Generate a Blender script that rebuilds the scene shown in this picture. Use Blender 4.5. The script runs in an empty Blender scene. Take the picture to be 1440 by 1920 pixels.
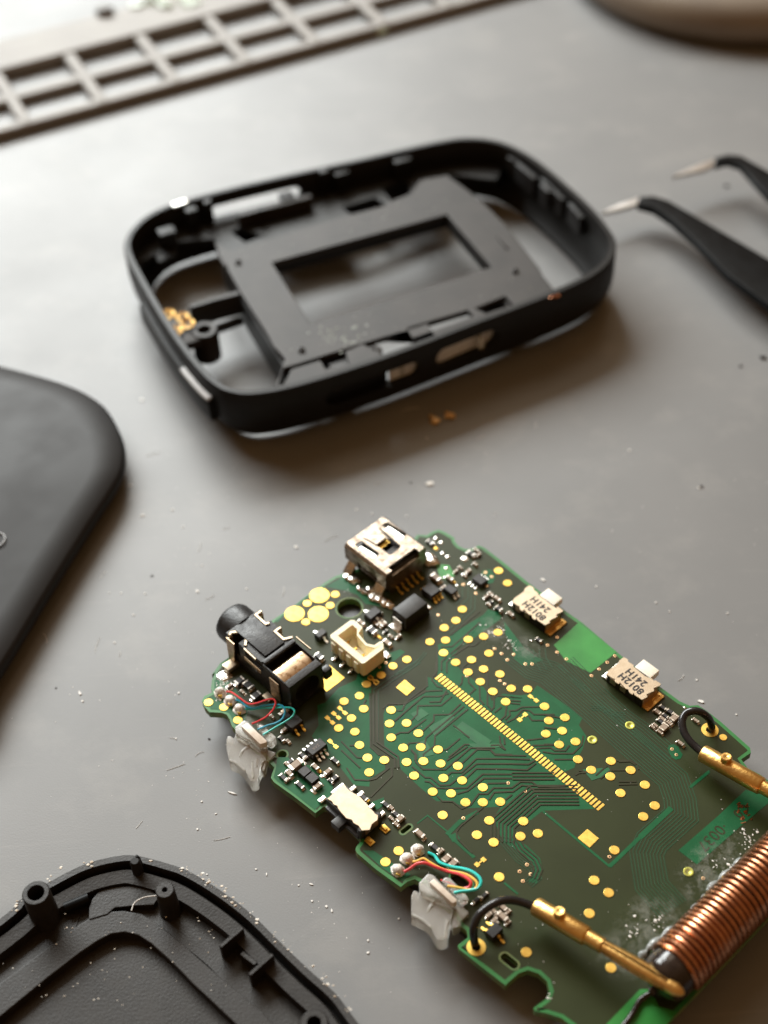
import bpy, bmesh, math, random
from mathutils import Vector, Matrix
random.seed(7)
S = bpy.context.scene
COL = S.collection
# ------------------------------------------------------------------ camera (1 unit = 1 mm)
FPX, PITCH, ROLL, CZ, TOP = 2710.0, math.radians(45.72), math.radians(-3.196), 137.13, 4.0
_c, _s = math.cos(PITCH), math.sin(PITCH)
CF = Vector((0, _c, -_s)); _r0 = Vector((1, 0, 0)); _u0 = Vector((0, _s, _c))
CR = math.cos(ROLL) * _r0 + math.sin(ROLL) * _u0
CU = -math.sin(ROLL) * _r0 + math.cos(ROLL) * _u0
cam = bpy.data.cameras.new("camera"); camo = bpy.data.objects.new("camera", cam); COL.objects.link(camo)
m = Matrix.Identity(4)
for i in range(3):
    m[i][0], m[i][1], m[i][2] = CR[i], CU[i], -CF[i]
m[2][3] = CZ
camo.matrix_world = m
cam.sensor_fit = 'VERTICAL'; cam.sensor_height = 100.0; cam.lens = FPX / 1920 * 100.0
cam.clip_start = 1; cam.clip_end = 5000
cam.dof.use_dof = True; cam.dof.focus_distance = 157.0
cam.dof.aperture_fstop = cam.lens * 1e-3 / 2.7
cam.dof.aperture_blades = 0
S.camera = camo
# ------------------------------------------------------------------ world: dim warm room, paler ceiling
w = bpy.data.worlds.new("World"); S.world = w; w.use_nodes = True
nt = w.node_tree; nt.nodes.clear()
wo = nt.nodes.new("ShaderNodeOutputWorld"); bg = nt.nodes.new("ShaderNodeBackground")
tc = nt.nodes.new("ShaderNodeTexCoord"); sp = nt.nodes.new("ShaderNodeSeparateXYZ"); cr = nt.nodes.new("ShaderNodeValToRGB")
nt.links.new(tc.outputs["Generated"], sp.inputs[0]); nt.links.new(sp.outputs[2], cr.inputs[0])
cr.color_ramp.elements[0].position = 0.0; cr.color_ramp.elements[0].color = (0.24, 0.125, 0.05, 1)
cr.color_ramp.elements[1].position = 0.75; cr.color_ramp.elements[1].color = (0.36, 0.195, 0.082, 1)
nt.links.new(cr.outputs[0], bg.inputs[0]); bg.inputs[1].default_value = 0.78
nt.links.new(bg.outputs[0], wo.inputs[0])
# ------------------------------------------------------------------ lamps
def area(name, azim, elev, dist, sx, sy, power, col, target=(0, 130, 0)):
    l = bpy.data.lights.new(name, 'AREA'); l.shape = 'RECTANGLE'; l.size = sx; l.size_y = sy
    l.energy = power; l.color = col
    o = bpy.data.objects.new(name, l); COL.objects.link(o)
    a, e = math.radians(azim), math.radians(elev)          # azimuth from +y towards -x
    d = Vector((-math.sin(a) * math.cos(e), math.cos(a) * math.cos(e), math.sin(e)))
    o.location = Vector(target) + d * dist
    o.rotation_euler = d.to_track_quat('Z', 'Y').to_euler()
    return o
# tall cool window behind and to the left; broad soft lamp added for the gold pads to mirror
area("window_light", 27, 34, 1100, 900, 480, 2.85e7, (0.96, 1.0, 0.99))
area("pad_reflection_light", -2, 52, 1300, 680, 470, 2.0e6, (1.0, 0.88, 0.70))
S.view_settings.view_transform = 'Standard'; S.view_settings.look = 'None'
S.view_settings.exposure = 0.0; S.view_settings.gamma = 1.0
S.cycles.max_bounces = 8
S.cycles.use_denoising = True

# ------------------------------------------------------------------ materials
MATS = {}
def mat(name, col, rough=0.5, metal=0.0, col2=None, nscale=1.0, bump=0.0, bscale=4.0, trans=0.0, coat=0.0,
        spec=0.5, r2=None, sss=0.0, detail=4.0, lo=0.35, hi=0.65, stretch=None):
    if name in MATS: return MATS[name]
    M = bpy.data.materials.new(name); M.use_nodes = True; t = M.node_tree
    b = t.nodes["Principled BSDF"]
    b.inputs["Base Color"].default_value = (*col, 1); b.inputs["Roughness"].default_value = rough
    b.inputs["Metallic"].default_value = metal
    b.inputs["Specular IOR Level"].default_value = spec
    if trans: b.inputs["Transmission Weight"].default_value = trans
    if coat:
        b.inputs["Coat Weight"].default_value = coat; b.inputs["Coat Roughness"].default_value = 0.12
    if sss:
        b.inputs["Subsurface Weight"].default_value = sss; b.inputs["Subsurface Scale"].default_value = 1.0
    tcn = t.nodes.new("ShaderNodeTexCoord"); vec = tcn.outputs["Object"]
    if stretch:
        mp = t.nodes.new("ShaderNodeMapping"); mp.inputs["Scale"].default_value = stretch[0]
        mp.inputs["Rotation"].default_value = (0, 0, stretch[1]); t.links.new(vec, mp.inputs[0]); vec = mp.outputs[0]
    n = t.nodes.new("ShaderNodeTexNoise"); n.inputs["Scale"].default_value = nscale; n.inputs["Detail"].default_value = detail
    t.links.new(vec, n.inputs["Vector"])
    rp = t.nodes.new("ShaderNodeMapRange"); rp.inputs[1].default_value = lo; rp.inputs[2].default_value = hi
    t.links.new(n.outputs[0], rp.inputs[0])
    c2 = col2 if col2 else tuple(min(1, c * 1.25 + 0.004) for c in col)
    mx = t.nodes.new("ShaderNodeMix"); mx.data_type = 'RGBA'
    mx.inputs[6].default_value = (*col, 1); mx.inputs[7].default_value = (*c2, 1)
    t.links.new(rp.outputs[0], mx.inputs[0]); t.links.new(mx.outputs[2], b.inputs["Base Color"])
    if r2 is not None:
        mr = t.nodes.new("ShaderNodeMapRange"); mr.inputs[3].default_value = rough; mr.inputs[4].default_value = r2
        t.links.new(rp.outputs[0], mr.inputs[0]); t.links.new(mr.outputs[0], b.inputs["Roughness"])
    if bump:
        n2 = t.nodes.new("ShaderNodeTexNoise"); n2.inputs["Scale"].default_value = bscale; n2.inputs["Detail"].default_value = 3
        t.links.new(tcn.outputs["Object"], n2.inputs["Vector"])
        bp_ = t.nodes.new("ShaderNodeBump"); bp_.inputs["Strength"].default_value = 1.0; bp_.inputs["Distance"].default_value = bump
        t.links.new(n2.outputs[0], bp_.inputs["Height"]); t.links.new(bp_.outputs[0], b.inputs["Normal"])
    MATS[name] = M
    return M

M_mat = mat("grey_silicone", (0.158, 0.161, 0.162), 0.50, col2=(0.196, 0.198, 0.198), nscale=0.045, bump=0.012, bscale=5.0, r2=0.45, spec=0.50, detail=12.0, lo=0.25, hi=0.75)
_t = M_mat.node_tree; _b = _t.nodes["Principled BSDF"]; _tc = _t.nodes.new("ShaderNodeTexCoord")
_last = _b.inputs["Base Color"].links[0].from_socket
for _rot, _sc, _lo, _amt in ((0.5, (0.05, 0.9, 1), 0.60, 0.16), (2.0, (0.04, 0.7, 1), 0.62, 0.13), (1.1, (0.09, 0.11, 1), 0.52, 0.16)):
    _mp = _t.nodes.new("ShaderNodeMapping"); _mp.inputs["Scale"].default_value = _sc; _mp.inputs["Rotation"].default_value = (0, 0, _rot)
    _n = _t.nodes.new("ShaderNodeTexNoise"); _n.inputs["Scale"].default_value = 1.0; _n.inputs["Detail"].default_value = 8.0; _n.inputs["Roughness"].default_value = 0.65
    _m = _t.nodes.new("ShaderNodeMapRange"); _m.inputs[1].default_value = _lo; _m.inputs[2].default_value = _lo+0.14; _m.inputs[4].default_value = _amt
    _x = _t.nodes.new("ShaderNodeMix"); _x.data_type = 'RGBA'; _x.inputs[7].default_value = (0.33, 0.32, 0.30, 1)
    _t.links.new(_tc.outputs["Object"], _mp.inputs[0]); _t.links.new(_mp.outputs[0], _n.inputs["Vector"]); _t.links.new(_n.outputs[0], _m.inputs[0])
    _t.links.new(_m.outputs[0], _x.inputs[0]); _t.links.new(_last, _x.inputs[6]); _last = _x.outputs[2]
_t.links.new(_last, _b.inputs["Base Color"])
M_tray = mat("moulded_silicone", (0.245, 0.23, 0.215), 0.55, spec=0.35, col2=(0.275, 0.26, 0.24), nscale=0.08, bump=0.02)
M_mask = mat("green_solder_mask", (0.006, 0.088, 0.031), 0.36, col2=(0.009, 0.115, 0.042), nscale=0.35, bump=0.006, bscale=3, spec=0.22)
M_lam = mat("lit_through_laminate", (0.045, 0.29, 0.06), 0.32, col2=(0.03, 0.22, 0.045), nscale=0.25, bump=0.01, spec=0.4)  # light passing through copper-free laminate is put into this brighter green
M_edge = mat("board_edge", (0.16, 0.19, 0.055), 0.6, col2=(0.07, 0.16, 0.05), nscale=0.8)
M_cu = mat("masked_copper", (0.024, 0.032, 0.0105), 0.38, col2=(0.030, 0.040, 0.0135), nscale=0.12, bump=0.004, bscale=6, spec=0.22)
M_tr = mat("masked_trace", (0.024, 0.026, 0.010), 0.34, col2=(0.032, 0.033, 0.013), nscale=0.5, spec=0.3)
M_gap = mat("mask_between_traces", (0.014, 0.060, 0.028), 0.34, col2=(0.02, 0.075, 0.034), nscale=0.5, spec=0.3)
M_gold = mat("gold_plating", (0.86, 0.60, 0.15), 0.44, 1.0, col2=(0.76, 0.47, 0.105), nscale=1.6, bump=0.006, bscale=9)
_t = M_gold.node_tree; _b = _t.nodes["Principled BSDF"]; _oi = _t.nodes.new("ShaderNodeObjectInfo"); _hs = _t.nodes.new("ShaderNodeHueSaturation")
_lk = _b.inputs["Base Color"].links[0].from_socket; _mr = _t.nodes.new("ShaderNodeMapRange"); _mr.inputs[3].default_value = 0.80; _mr.inputs[4].default_value = 1.04
_t.links.new(_oi.outputs["Random"], _mr.inputs[0]); _t.links.new(_mr.outputs[0], _hs.inputs["Value"]); _t.links.new(_lk, _hs.inputs["Color"]); _t.links.new(_hs.outputs[0], _b.inputs["Base Color"])
M_brass = mat("brass_plug", (0.86, 0.56, 0.19), 0.34, 1.0, col2=(0.50, 0.25, 0.07), nscale=0.75, bump=0.05, bscale=2.5, r2=0.5, detail=8.0, lo=0.42, hi=0.72)
M_tin = mat("tin", (0.80, 0.78, 0.74), 0.28, 1.0, col2=(0.62, 0.60, 0.56), nscale=3, bump=0.03, bscale=5)
M_sold = mat("solder", (0.82, 0.80, 0.76), 0.22, 1.0, col2=(0.60, 0.57, 0.52), nscale=2, bump=0.10, bscale=3)
M_blob = mat("frosty_solder", (0.66, 0.60, 0.54), 0.40, 0.15, col2=(0.80, 0.76, 0.70), nscale=3, bump=0.10, bscale=6)
M_usb = mat("stained_steel", (0.37, 0.31, 0.25), 0.34, 1.0, col2=(0.18, 0.135, 0.10), nscale=1.3, bump=0.05, bscale=4, r2=0.5, lo=0.42, hi=0.7)
M_cream = mat("nickel_plate", (0.47, 0.38, 0.275), 0.46, 1.0, col2=(0.52, 0.43, 0.32), nscale=1.2, bump=0.01, bscale=8)
M_white = mat("ivory_plastic", (0.88, 0.82, 0.68), 0.45, col2=(0.92, 0.88, 0.76), nscale=1.0, sss=0.1)
M_ivory = mat("yellowed_connector_plastic", (0.90, 0.81, 0.54), 0.42, col2=(0.94, 0.88, 0.66), nscale=0.6, bump=0.02, bscale=3, sss=0.12)
M_blk = mat("black_resin", (0.012, 0.011, 0.011), 0.42, col2=(0.020, 0.018, 0.017), nscale=1.5, bump=0.02, bscale=7)
M_jack = mat("black_nylon", (0.008, 0.008, 0.008), 0.36, col2=(0.016, 0.016, 0.017), nscale=0.9, bump=0.03, bscale=4, r2=0.55)
M_chip = mat("ceramic_brown", (0.30, 0.22, 0.16), 0.45, col2=(0.36, 0.28, 0.21), nscale=2)
M_res = mat("resistor_black", (0.03, 0.03, 0.034), 0.35, col2=(0.05, 0.05, 0.055), nscale=2)
M_frost = mat("frosted_clear_plastic", (0.98, 0.985, 0.96), 0.24, col2=(0.93, 0.92, 0.85), nscale=0.6, trans=0.74, bump=0.02, bscale=1.6, sss=0.0)
M_led = mat("led_body", (0.62, 0.52, 0.42), 0.35, col2=(0.72, 0.64, 0.54), nscale=1.5)
M_frame = mat("black_abs", (0.006, 0.0056, 0.0052), 0.50, spec=0.28, col2=(0.009, 0.0086, 0.0082), nscale=0.3, bump=0.015, bscale=5)
M_plate = mat("grey_black_abs", (0.021, 0.018, 0.016), 0.52, spec=0.3, col2=(0.034, 0.029, 0.026), nscale=0.2, bump=0.01, bscale=3)
M_cover = mat("soft_touch_charcoal", (0.012, 0.0112, 0.0112), 0.54, spec=0.30, col2=(0.015, 0.014, 0.014), nscale=0.15, bump=0.002, bscale=6, r2=0.60, detail=2.0)
M_inner = mat("dusty_black_abs", (0.012, 0.0105, 0.0095), 0.45, spec=0.4, col2=(0.021, 0.0185, 0.0165), nscale=0.5, bump=0.03, bscale=4, r2=0.55)
M_glass = mat("dark_screen", (0.014, 0.0135, 0.013), 0.36, col2=(0.030, 0.030, 0.031), nscale=0.5, stretch=((0.25, 1.6, 1), 0.5), r2=0.5)
M_wire = mat("black_wire_skin", (0.012, 0.012, 0.014), 0.22, col2=(0.02, 0.02, 0.022), nscale=1)
M_red = mat("red_lacquer", (0.62, 0.05, 0.055), 0.3); M_blue = mat("blue_lacquer", (0.02, 0.30, 0.46), 0.3)
M_teal = mat("teal_lacquer", (0.03, 0.55, 0.50), 0.3); M_yel = mat("yellow_lacquer", (0.82, 0.50, 0.10), 0.3)
M_cop = mat("enamelled_copper", (0.56, 0.26, 0.145), 0.22, 1.0, col2=(0.38, 0.155, 0.08), nscale=1.2, r2=0.34)
M_ferr = mat("black_epoxy", (0.014, 0.010, 0.009), 0.16, col2=(0.03, 0.02, 0.016), nscale=0.8, bump=0.10, bscale=0.9)
M_steel = mat("polished_steel", (0.70, 0.70, 0.69), 0.34, 1.0, col2=(0.62, 0.62, 0.62), nscale=1)
M_twz = mat("black_tweezer_coat", (0.004, 0.0045, 0.005), 0.38, spec=0.09, col2=(0.007, 0.008, 0.009), nscale=0.5)
M_dust = mat("pale_dust", (0.72, 0.70, 0.66), 0.6)
M_grit = mat("dark_grit", (0.03, 0.03, 0.03), 0.6)
M_glue = mat("cloudy_glue", (0.80, 0.84, 0.84), 0.10, col2=(0.62, 0.68, 0.66), nscale=1.2, trans=0.65, bump=0.12, bscale=1.5)
M_hole = mat("inside_of_hole", (0.02, 0.014, 0.008), 0.6)
M_ink = mat("black_ink", (0.012, 0.010, 0.010), 0.6)
M_cut = mat("greenish_scrap", (0.62, 0.72, 0.60), 0.3, trans=0.4)

# ------------------------------------------------------------------ geometry helpers
REG = dict(D1=(600,1140,9), D2=(740,1000,9), D3=(480,1360,9), D4=(380,1280,9), D5=(600,1450,9), D6=(740,1580,8), D7=(1200,1300,8),
           D8=(860,1640,9), M1=(930,1080,9.6), M2=(1110,1210,9.6), U=(630,950,6.857), J=(400,1110,5.54), R1=(360,940,4), R2=(700,940,4),
           R3=(1000,1060,3.2727), R4=(360,1260,4), R5=(700,1200,2.88), R6=(580,1440,4), R7=(840,1560,4), R8=(1080,1440,4),
           T1=(700,1240,8), T2=(860,1180,8), T3=(760,1400,7.2), T4=(920,1380,7.2), T5=(1020,1260,7.2), T6=(640,1300,10.286),
           T7=(1160,1380,5.143), T8=(740,1120,9), F1=(200,240,2.769), F2=(680,240,2.769), Z3=(0,0,2), Z4=(720,0,2), Z5=(0,660,3),
           Z6=(0,1560,4), Z7=(320,1560,4), P=(0,0,1))
def world(reg, x, y, z):                     # a measured image point on the level plane of height z -> its place on the bench
    X0, Y0, k = REG[reg]; x = X0 + x / k; y = Y0 + y / k
    d = CR * ((x - 720) / FPX) - CU * ((y - 960) / FPX) + CF
    q = Vector((0, 0, CZ)) + d * ((z - CZ) / d.z)
    return q.x, q.y
ANG = math.radians(-49.10); UX = (math.cos(ANG), math.sin(ANG)); VX = (-math.sin(ANG), math.cos(ANG))
U0, V0 = -60.0, 70.0                          # board axes: u along the board, v across it
def B(reg, x, y, h=0.0):                      # -> board (u, v), h above the board's upper face
    X, Y = world(reg, x, y, TOP + h)
    return X * UX[0] + Y * UX[1] - U0, X * VX[0] + Y * VX[1] - V0
def UV(u, v): return u - U0, v - V0
def Bs(reg, pts, h=0.0): return [B(reg, a, b, h) for a, b in pts]

OFF = {}
def empty(name, loc, rz=0.0):
    o = bpy.data.objects.new(name, None); COL.objects.link(o); o.location = loc; o.rotation_euler = (0, 0, rz); OFF[o.name] = Vector((0, 0, 0))
    o.empty_display_size = 2
    return o
def tag(o, label=None, cat=None, group=None, kind=None):
    if label: o["label"] = label
    if cat: o["category"] = cat
    if group: o["group"] = group
    if kind: o["kind"] = kind
    return o
class MB:
    def __init__(self): self.v = []; self.f = []; self.m = []; self.cur = 0
    def add(self, vs, fs):
        n = len(self.v); self.v += [tuple(p) for p in vs]
        for f in fs: self.f.append([n + i for i in f]); self.m.append(self.cur)
        return self
    def box(self, c, size, rot=0.0, taper=1.0):
        cx, cy, cz = c; a, b, h = size[0] / 2, size[1] / 2, size[2] / 2; co, si = math.cos(rot), math.sin(rot); vs = []
        for z, k in ((-h, 1.0), (h, taper)):
            for x, y in ((-a, -b), (a, -b), (a, b), (-a, b)):
                x *= k; y *= k; vs.append((cx + x * co - y * si, cy + x * si + y * co, cz + z))
        return self.add(vs, [(0,3,2,1), (4,5,6,7), (0,1,5,4), (1,2,6,5), (2,3,7,6), (3,0,4,7)])
    def hexa(self, bot, top):                 # 4 bottom pts, 4 top pts (3d)
        return self.add(list(bot) + list(top), [(0,3,2,1), (4,5,6,7), (0,1,5,4), (1,2,6,5), (2,3,7,6), (3,0,4,7)])
    def prism(self, poly, z0, z1, zt=None):
        n = len(poly); zt = zt or (lambda x, y: 0.0)
        if sum(poly[i][0]*poly[(i+1)%n][1] - poly[(i+1)%n][0]*poly[i][1] for i in range(n)) < 0: poly = poly[::-1]
        vs = [(x, y, z0 + zt(x, y)) for x, y in poly] + [(x, y, z1 + zt(x, y)) for x, y in poly]
        return self.add(vs, [list(range(n))[::-1], list(range(n, 2*n))] + [(i, (i+1) % n, n + (i+1) % n, n + i) for i in range(n)])
    def stroke(self, pts, wd, z0, z1, closed=False):
        n = len(pts); L = []; R = []
        for i, p in enumerate(pts):
            a = pts[(i-1) % n] if (i > 0 or closed) else None; b = pts[(i+1) % n] if (i < n-1 or closed) else None
            d1 = nrm(p[0]-a[0], p[1]-a[1]) if a else None; d2 = nrm(b[0]-p[0], b[1]-p[1]) if b else None
            if not d1: d1 = d2
            if not d2: d2 = d1
            t = nrm(d1[0]+d2[0], d1[1]+d2[1]); k = max(0.5, t[0]*d1[0] + t[1]*d1[1]); nx, ny = -t[1]/k*wd/2, t[0]/k*wd/2
            L.append((p[0]+nx, p[1]+ny)); R.append((p[0]-nx, p[1]-ny))
        m_ = n if closed else n - 1
        vs = [(x, y, z1) for x, y in L] + [(x, y, z1) for x, y in R] + [(x, y, z0) for x, y in L] + [(x, y, z0) for x, y in R]; fs = []
        for i in range(m_):
            j = (i+1) % n
            fs += [(i, n+i, n+j, j), (i, j, 2*n+j, 2*n+i), (n+j, n+i, 3*n+i, 3*n+j)]
        if not closed: fs += [(0, 2*n, 3*n, n), (n-1, 2*n-1, 4*n-1, 3*n-1)]
        return self.add(vs, fs)
    def sweep(self, curve, prof, closed=True):     # curve: [(x,y,nx,ny)], prof: closed list of (offset,z)
        n = len(curve); k = len(prof); vs = []
        for x, y, nx, ny in curve:
            for o, z in prof: vs.append((x + nx*o, y + ny*o, z))
        fs = []
        for i in range(n if closed else n-1):
            j = (i+1) % n
            for a in range(k):
                b = (a+1) % k; fs.append((i*k+a, j*k+a, j*k+b, i*k+b))
        if not closed: fs += [list(range(k))[::-1], [(n-1)*k + a for a in range(k)]]
        return self.add(vs, fs)
    def tube(self, pts, r, seg=10, caps=True):
        pts = [Vector(p) for p in pts]; n = len(pts); rs = r if isinstance(r, (list, tuple)) else [r]*n
        base = len(self.v); up = None; vs = []
        for i, p in enumerate(pts):
            t = (pts[min(i+1, n-1)] - pts[max(i-1, 0)]).normalized()
            if up is None:
                up = Vector((0, 0, 1)) if abs(t.z) < 0.9 else Vector((1, 0, 0))
            s = t.cross(up).normalized(); up = s.cross(t).normalized()
            for a in range(seg):
                th = 2*math.pi*a/seg; vs.append(p + (s*math.cos(th) + up*math.sin(th))*rs[i])
        fs = []
        for i in range(n-1):
            for a in range(seg):
                b = (a+1) % seg; fs.append((i*seg+a, i*seg+b, (i+1)*seg+b, (i+1)*seg+a))
        if caps: fs += [list(range(seg))[::-1], [(n-1)*seg+a for a in range(seg)]]
        return self.add(vs, fs)
    def lathe(self, c, axis, prof, seg=28, caps=True):   # prof: [(distance along axis, radius)]
        ax = Vector(axis).normalized(); c = Vector(c)
        up = Vector((0, 0, 1)) if abs(ax.z) < 0.9 else Vector((1, 0, 0)); s = ax.cross(up).normalized(); up = s.cross(ax).normalized()
        vs = []; k = len(prof)
        for d, r in prof:
            for a in range(seg):
                th = 2*math.pi*a/seg; vs.append(c + ax*d + (s*math.cos(th) + up*math.sin(th))*r)
        fs = [(i*seg+a, i*seg+(a+1) % seg, (i+1)*seg+(a+1) % seg, (i+1)*seg+a) for i in range(k-1) for a in range(seg)]
        if caps: fs += [list(range(seg))[::-1], [(k-1)*seg+a for a in range(seg)]]
        return self.add(vs, fs)
    def blob(self, c, r, n=2, jit=0.15, sq=(1, 1, 1)):
        bm = bmesh.new(); bmesh.ops.create_icosphere(bm, subdivisions=n, radius=1.0)
        vs = []
        for v in bm.verts:
            k = r*(1 + random.uniform(-jit, jit)); vs.append((c[0]+v.co.x*k*sq[0], c[1]+v.co.y*k*sq[1], c[2]+v.co.z*k*sq[2]))
        fs = [[x.index for x in f.verts] for f in bm.faces]; bm.free()
        return self.add(vs, fs)
    def build(self, name, mats, parent=None, bevel=0.0, smooth=True, seg=2, angle=38, world_origin=False):
        mats = mats if isinstance(mats, (list, tuple)) else [mats]
        xs = [p[0] for p in self.v]; ys = [p[1] for p in self.v]; zs = [p[2] for p in self.v]
        o0 = Vector(((min(xs)+max(xs))/2, (min(ys)+max(ys))/2, min(zs)))
        me = bpy.data.meshes.new(name); me.from_pydata([(x-o0.x, y-o0.y, z-o0.z) for x, y, z in self.v], [], self.f)
        for M in mats: me.materials.append(M)
        if len(mats) > 1: me.polygons.foreach_set("material_index", self.m)
        bm = bmesh.new(); bm.from_mesh(me); bmesh.ops.recalc_face_normals(bm, faces=bm.faces)
        if bevel:
            es = [e for e in bm.edges if len(e.link_faces) == 2 and e.calc_face_angle(0) > math.radians(angle)]
            bmesh.ops.bevel(bm, geom=es, offset=bevel, segments=seg, profile=0.6, affect='EDGES', clamp_overlap=True)
        bm.to_mesh(me); bm.free()
        if smooth:
            me.polygons.foreach_set("use_smooth", [True]*len(me.polygons)); me.set_sharp_from_angle(angle=math.radians(angle))
        o = bpy.data.objects.new(name, me); COL.objects.link(o)
        if parent is not None:
            o.parent = parent; o.location = o0 - OFF[parent.name]
        else: o.location = o0
        OFF[o.name] = o0
        return o
def nrm(x, y):
    l = math.hypot(x, y) or 1.0; return (x/l, y/l)
def place(o, src_parent, x, y, z, rot=0.0, name=None, mesh=None):   # another object with the same mesh
    c = bpy.data.objects.new(name or o.name.split('.')[0], mesh or o.data); COL.objects.link(c); c.parent = src_parent
    c.location = Vector((x, y, z)) - OFF[src_parent.name]; c.rotation_euler = (0, 0, rot); OFF[c.name] = Vector((x, y, z))
    return c
def smooth_closed(pts, per=8):
    n = len(pts); out = []
    for i in range(n):
        p0, p1, p2, p3 = [Vector(pts[(i+k) % n]) for k in (-1, 0, 1, 2)]
        for j in range(per):
            t = j/per
            out.append(tuple(0.5*((2*p1) + (p2-p0)*t + (2*p0-5*p1+4*p2-p3)*t*t + (-p0+3*p1-3*p2+p3)*t**3)))
    return out
def smooth_open(pts, per=8):
    q = [Vector(p) for p in pts]; q = [2*q[0]-q[1]] + q + [2*q[-1]-q[-2]]; out = []
    for i in range(1, len(q)-2):
        p0, p1, p2, p3 = q[i-1], q[i], q[i+1], q[i+2]
        for j in range(per):
            t = j/per
            out.append(tuple(0.5*((2*p1) + (p2-p0)*t + (2*p0-5*p1+4*p2-p3)*t*t + (-p0+3*p1-3*p2+p3)*t**3)))
    out.append(tuple(q[-2])); return out
def normals(pts, closed=True, flip=False):   # outward normals for an anticlockwise loop
    n = len(pts); out = []
    if closed and sum(pts[i][0]*pts[(i+1)%n][1] - pts[(i+1)%n][0]*pts[i][1] for i in range(n)) < 0: pts = pts[::-1]
    for i, p in enumerate(pts):
        a = pts[(i-1) % n] if (closed or i) else p; b = pts[(i+1) % n] if (closed or i < n-1) else p
        t = nrm(b[0]-a[0], b[1]-a[1]); k = -1 if flip else 1
        out.append((p[0], p[1], t[1]*k, -t[0]*k))
    return out
def offset(pts, d): return [(x+nx*d, y+ny*d) for x, y, nx, ny in normals(pts)]
def circ(c, r, n=28): return [(c[0]+r*math.cos(2*math.pi*i/n), c[1]+r*math.sin(2*math.pi*i/n)) for i in range(n)]
def plate(name, loops, z0, z1, material, parent, bevel=0.0):        # flat plate with holes: first loop outline, others holes
    cu = bpy.data.curves.new(name, 'CURVE'); cu.dimensions = '2D'; cu.fill_mode = 'BOTH'
    for lp in loops:
        s_ = cu.splines.new('POLY'); s_.points.add(len(lp)-1); s_.use_cyclic_u = True
        for i, (x, y) in enumerate(lp): s_.points[i].co = (x, y, 0, 1)
    cu.extrude = (z1-z0)/2 - (bevel if bevel else 0); cu.bevel_depth = bevel; cu.bevel_resolution = 1
    if bevel: cu.offset = -bevel
    tmp = bpy.data.objects.new("tmp", cu); COL.objects.link(tmp)
    dg = bpy.context.evaluated_depsgraph_get(); me = bpy.data.meshes.new_from_object(tmp.evaluated_get(dg))
    COL.objects.unlink(tmp); bpy.data.objects.remove(tmp); bpy.data.curves.remove(cu)
    mats = material if isinstance(material, (list, tuple)) else [material]
    me.materials.clear()
    for M in mats: me.materials.append(M)
    xs = [v.co.x for v in me.vertices]; ys = [v.co.y for v in me.vertices]
    o0 = Vector(((min(xs)+max(xs))/2, (min(ys)+max(ys))/2, z0)); zc = (z1-z0)/2
    for v in me.vertices: v.co = Vector((v.co.x-o0.x, v.co.y-o0.y, v.co.z+zc))
    bm = bmesh.new(); bm.from_mesh(me); bmesh.ops.remove_doubles(bm, verts=bm.verts, dist=1e-4); bmesh.ops.recalc_face_normals(bm, faces=bm.faces)
    bm.to_mesh(me); bm.free()
    if len(mats) > 1:
        for p_ in me.polygons: p_.material_index = 0 if p_.normal.z > 0.5 else 1
    me.name = name
    me.polygons.foreach_set("use_smooth", [False]*len(me.polygons))
    o = bpy.data.objects.new(name, me); COL.objects.link(o)
    if parent is not None: o.parent = parent; o.location = o0 - OFF[parent.name]
    else: o.location = o0
    OFF[o.name] = o0
    return o
def cut(o, cutters):                          # carve real openings
    for mb in cutters:
        c = mb.build("cutter", M_hole, None, smooth=False)
        c.parent = o.parent; c.location = OFF[c.name] - (OFF[o.parent.name] if o.parent else Vector())
        md = o.modifiers.new("cut", 'BOOLEAN'); md.operation = 'DIFFERENCE'; md.object = c; md.solver = 'EXACT'
        bpy.context.view_layer.update()
        dg = bpy.context.evaluated_depsgraph_get(); me = bpy.data.meshes.new_from_object(o.evaluated_get(dg))
        o.modifiers.clear(); old = o.data; o.data = me; me.name = old.name
        bpy.data.objects.remove(c)
    o.data.polygons.foreach_set("use_smooth", [True]*len(o.data.polygons)); o.data.set_sharp_from_angle(angle=math.radians(35))
    return o

# ================================================================== THE MAT
def fbm(x, y): return math.sin(x*0.031+1.3)*math.cos(y*0.027+0.4)
g = MB(); n = 40
vs = [(-700+1400*i/n, -300+1500*j/n, 0) for j in range(n+1) for i in range(n+1)]
g.add(vs, [(j*(n+1)+i, j*(n+1)+i+1, (j+1)*(n+1)+i+1, (j+1)*(n+1)+i) for j in range(n) for i in range(n)])
work_mat = tag(g.build("work_surface", M_mat, smooth=False), kind="structure")

# ================================================================== THE CIRCUIT BOARD
board = empty("circuit_board", (U0*UX[0] + V0*VX[0], U0*UX[1] + V0*VX[1], 0.0), ANG)
tag(board, "green circuit board with gold pads, a USB socket, headphone jack and copper coil", "circuit board")
TH = 1.0
left = ([B('R1', *q) for q in [(590,900),(680,840),(780,770),(880,690),(1000,605),(1075,560),(1130,545),(1190,510)]])
outl = left + [UV(-93.4, 75.4), UV(-92.6, 79.0), UV(-91.4, 82.2)]
outl += Bs('R2', [(330,250),(400,255),(440,228),(490,212),(540,232),(590,262),(608,272),(612,300),(640,335),(690,358),(740,355),(790,330),(830,345),(980,460),(1150,600)])
outl += Bs('R3', [(210,290),(300,352),(540,555),(790,755),(900,835),(960,862),(1010,858),(1060,890),(1150,960),(1330,1120),(1335,1150),(1275,1190)])
outl += Bs('P', [(1402,1440),(1425,1452),(1470,1485),(1530,1530),(1560,1560),(1560,1597),(1440,1722),(1255,1915),(1180,1992),(1140,1975),(1100,1945)])
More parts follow.
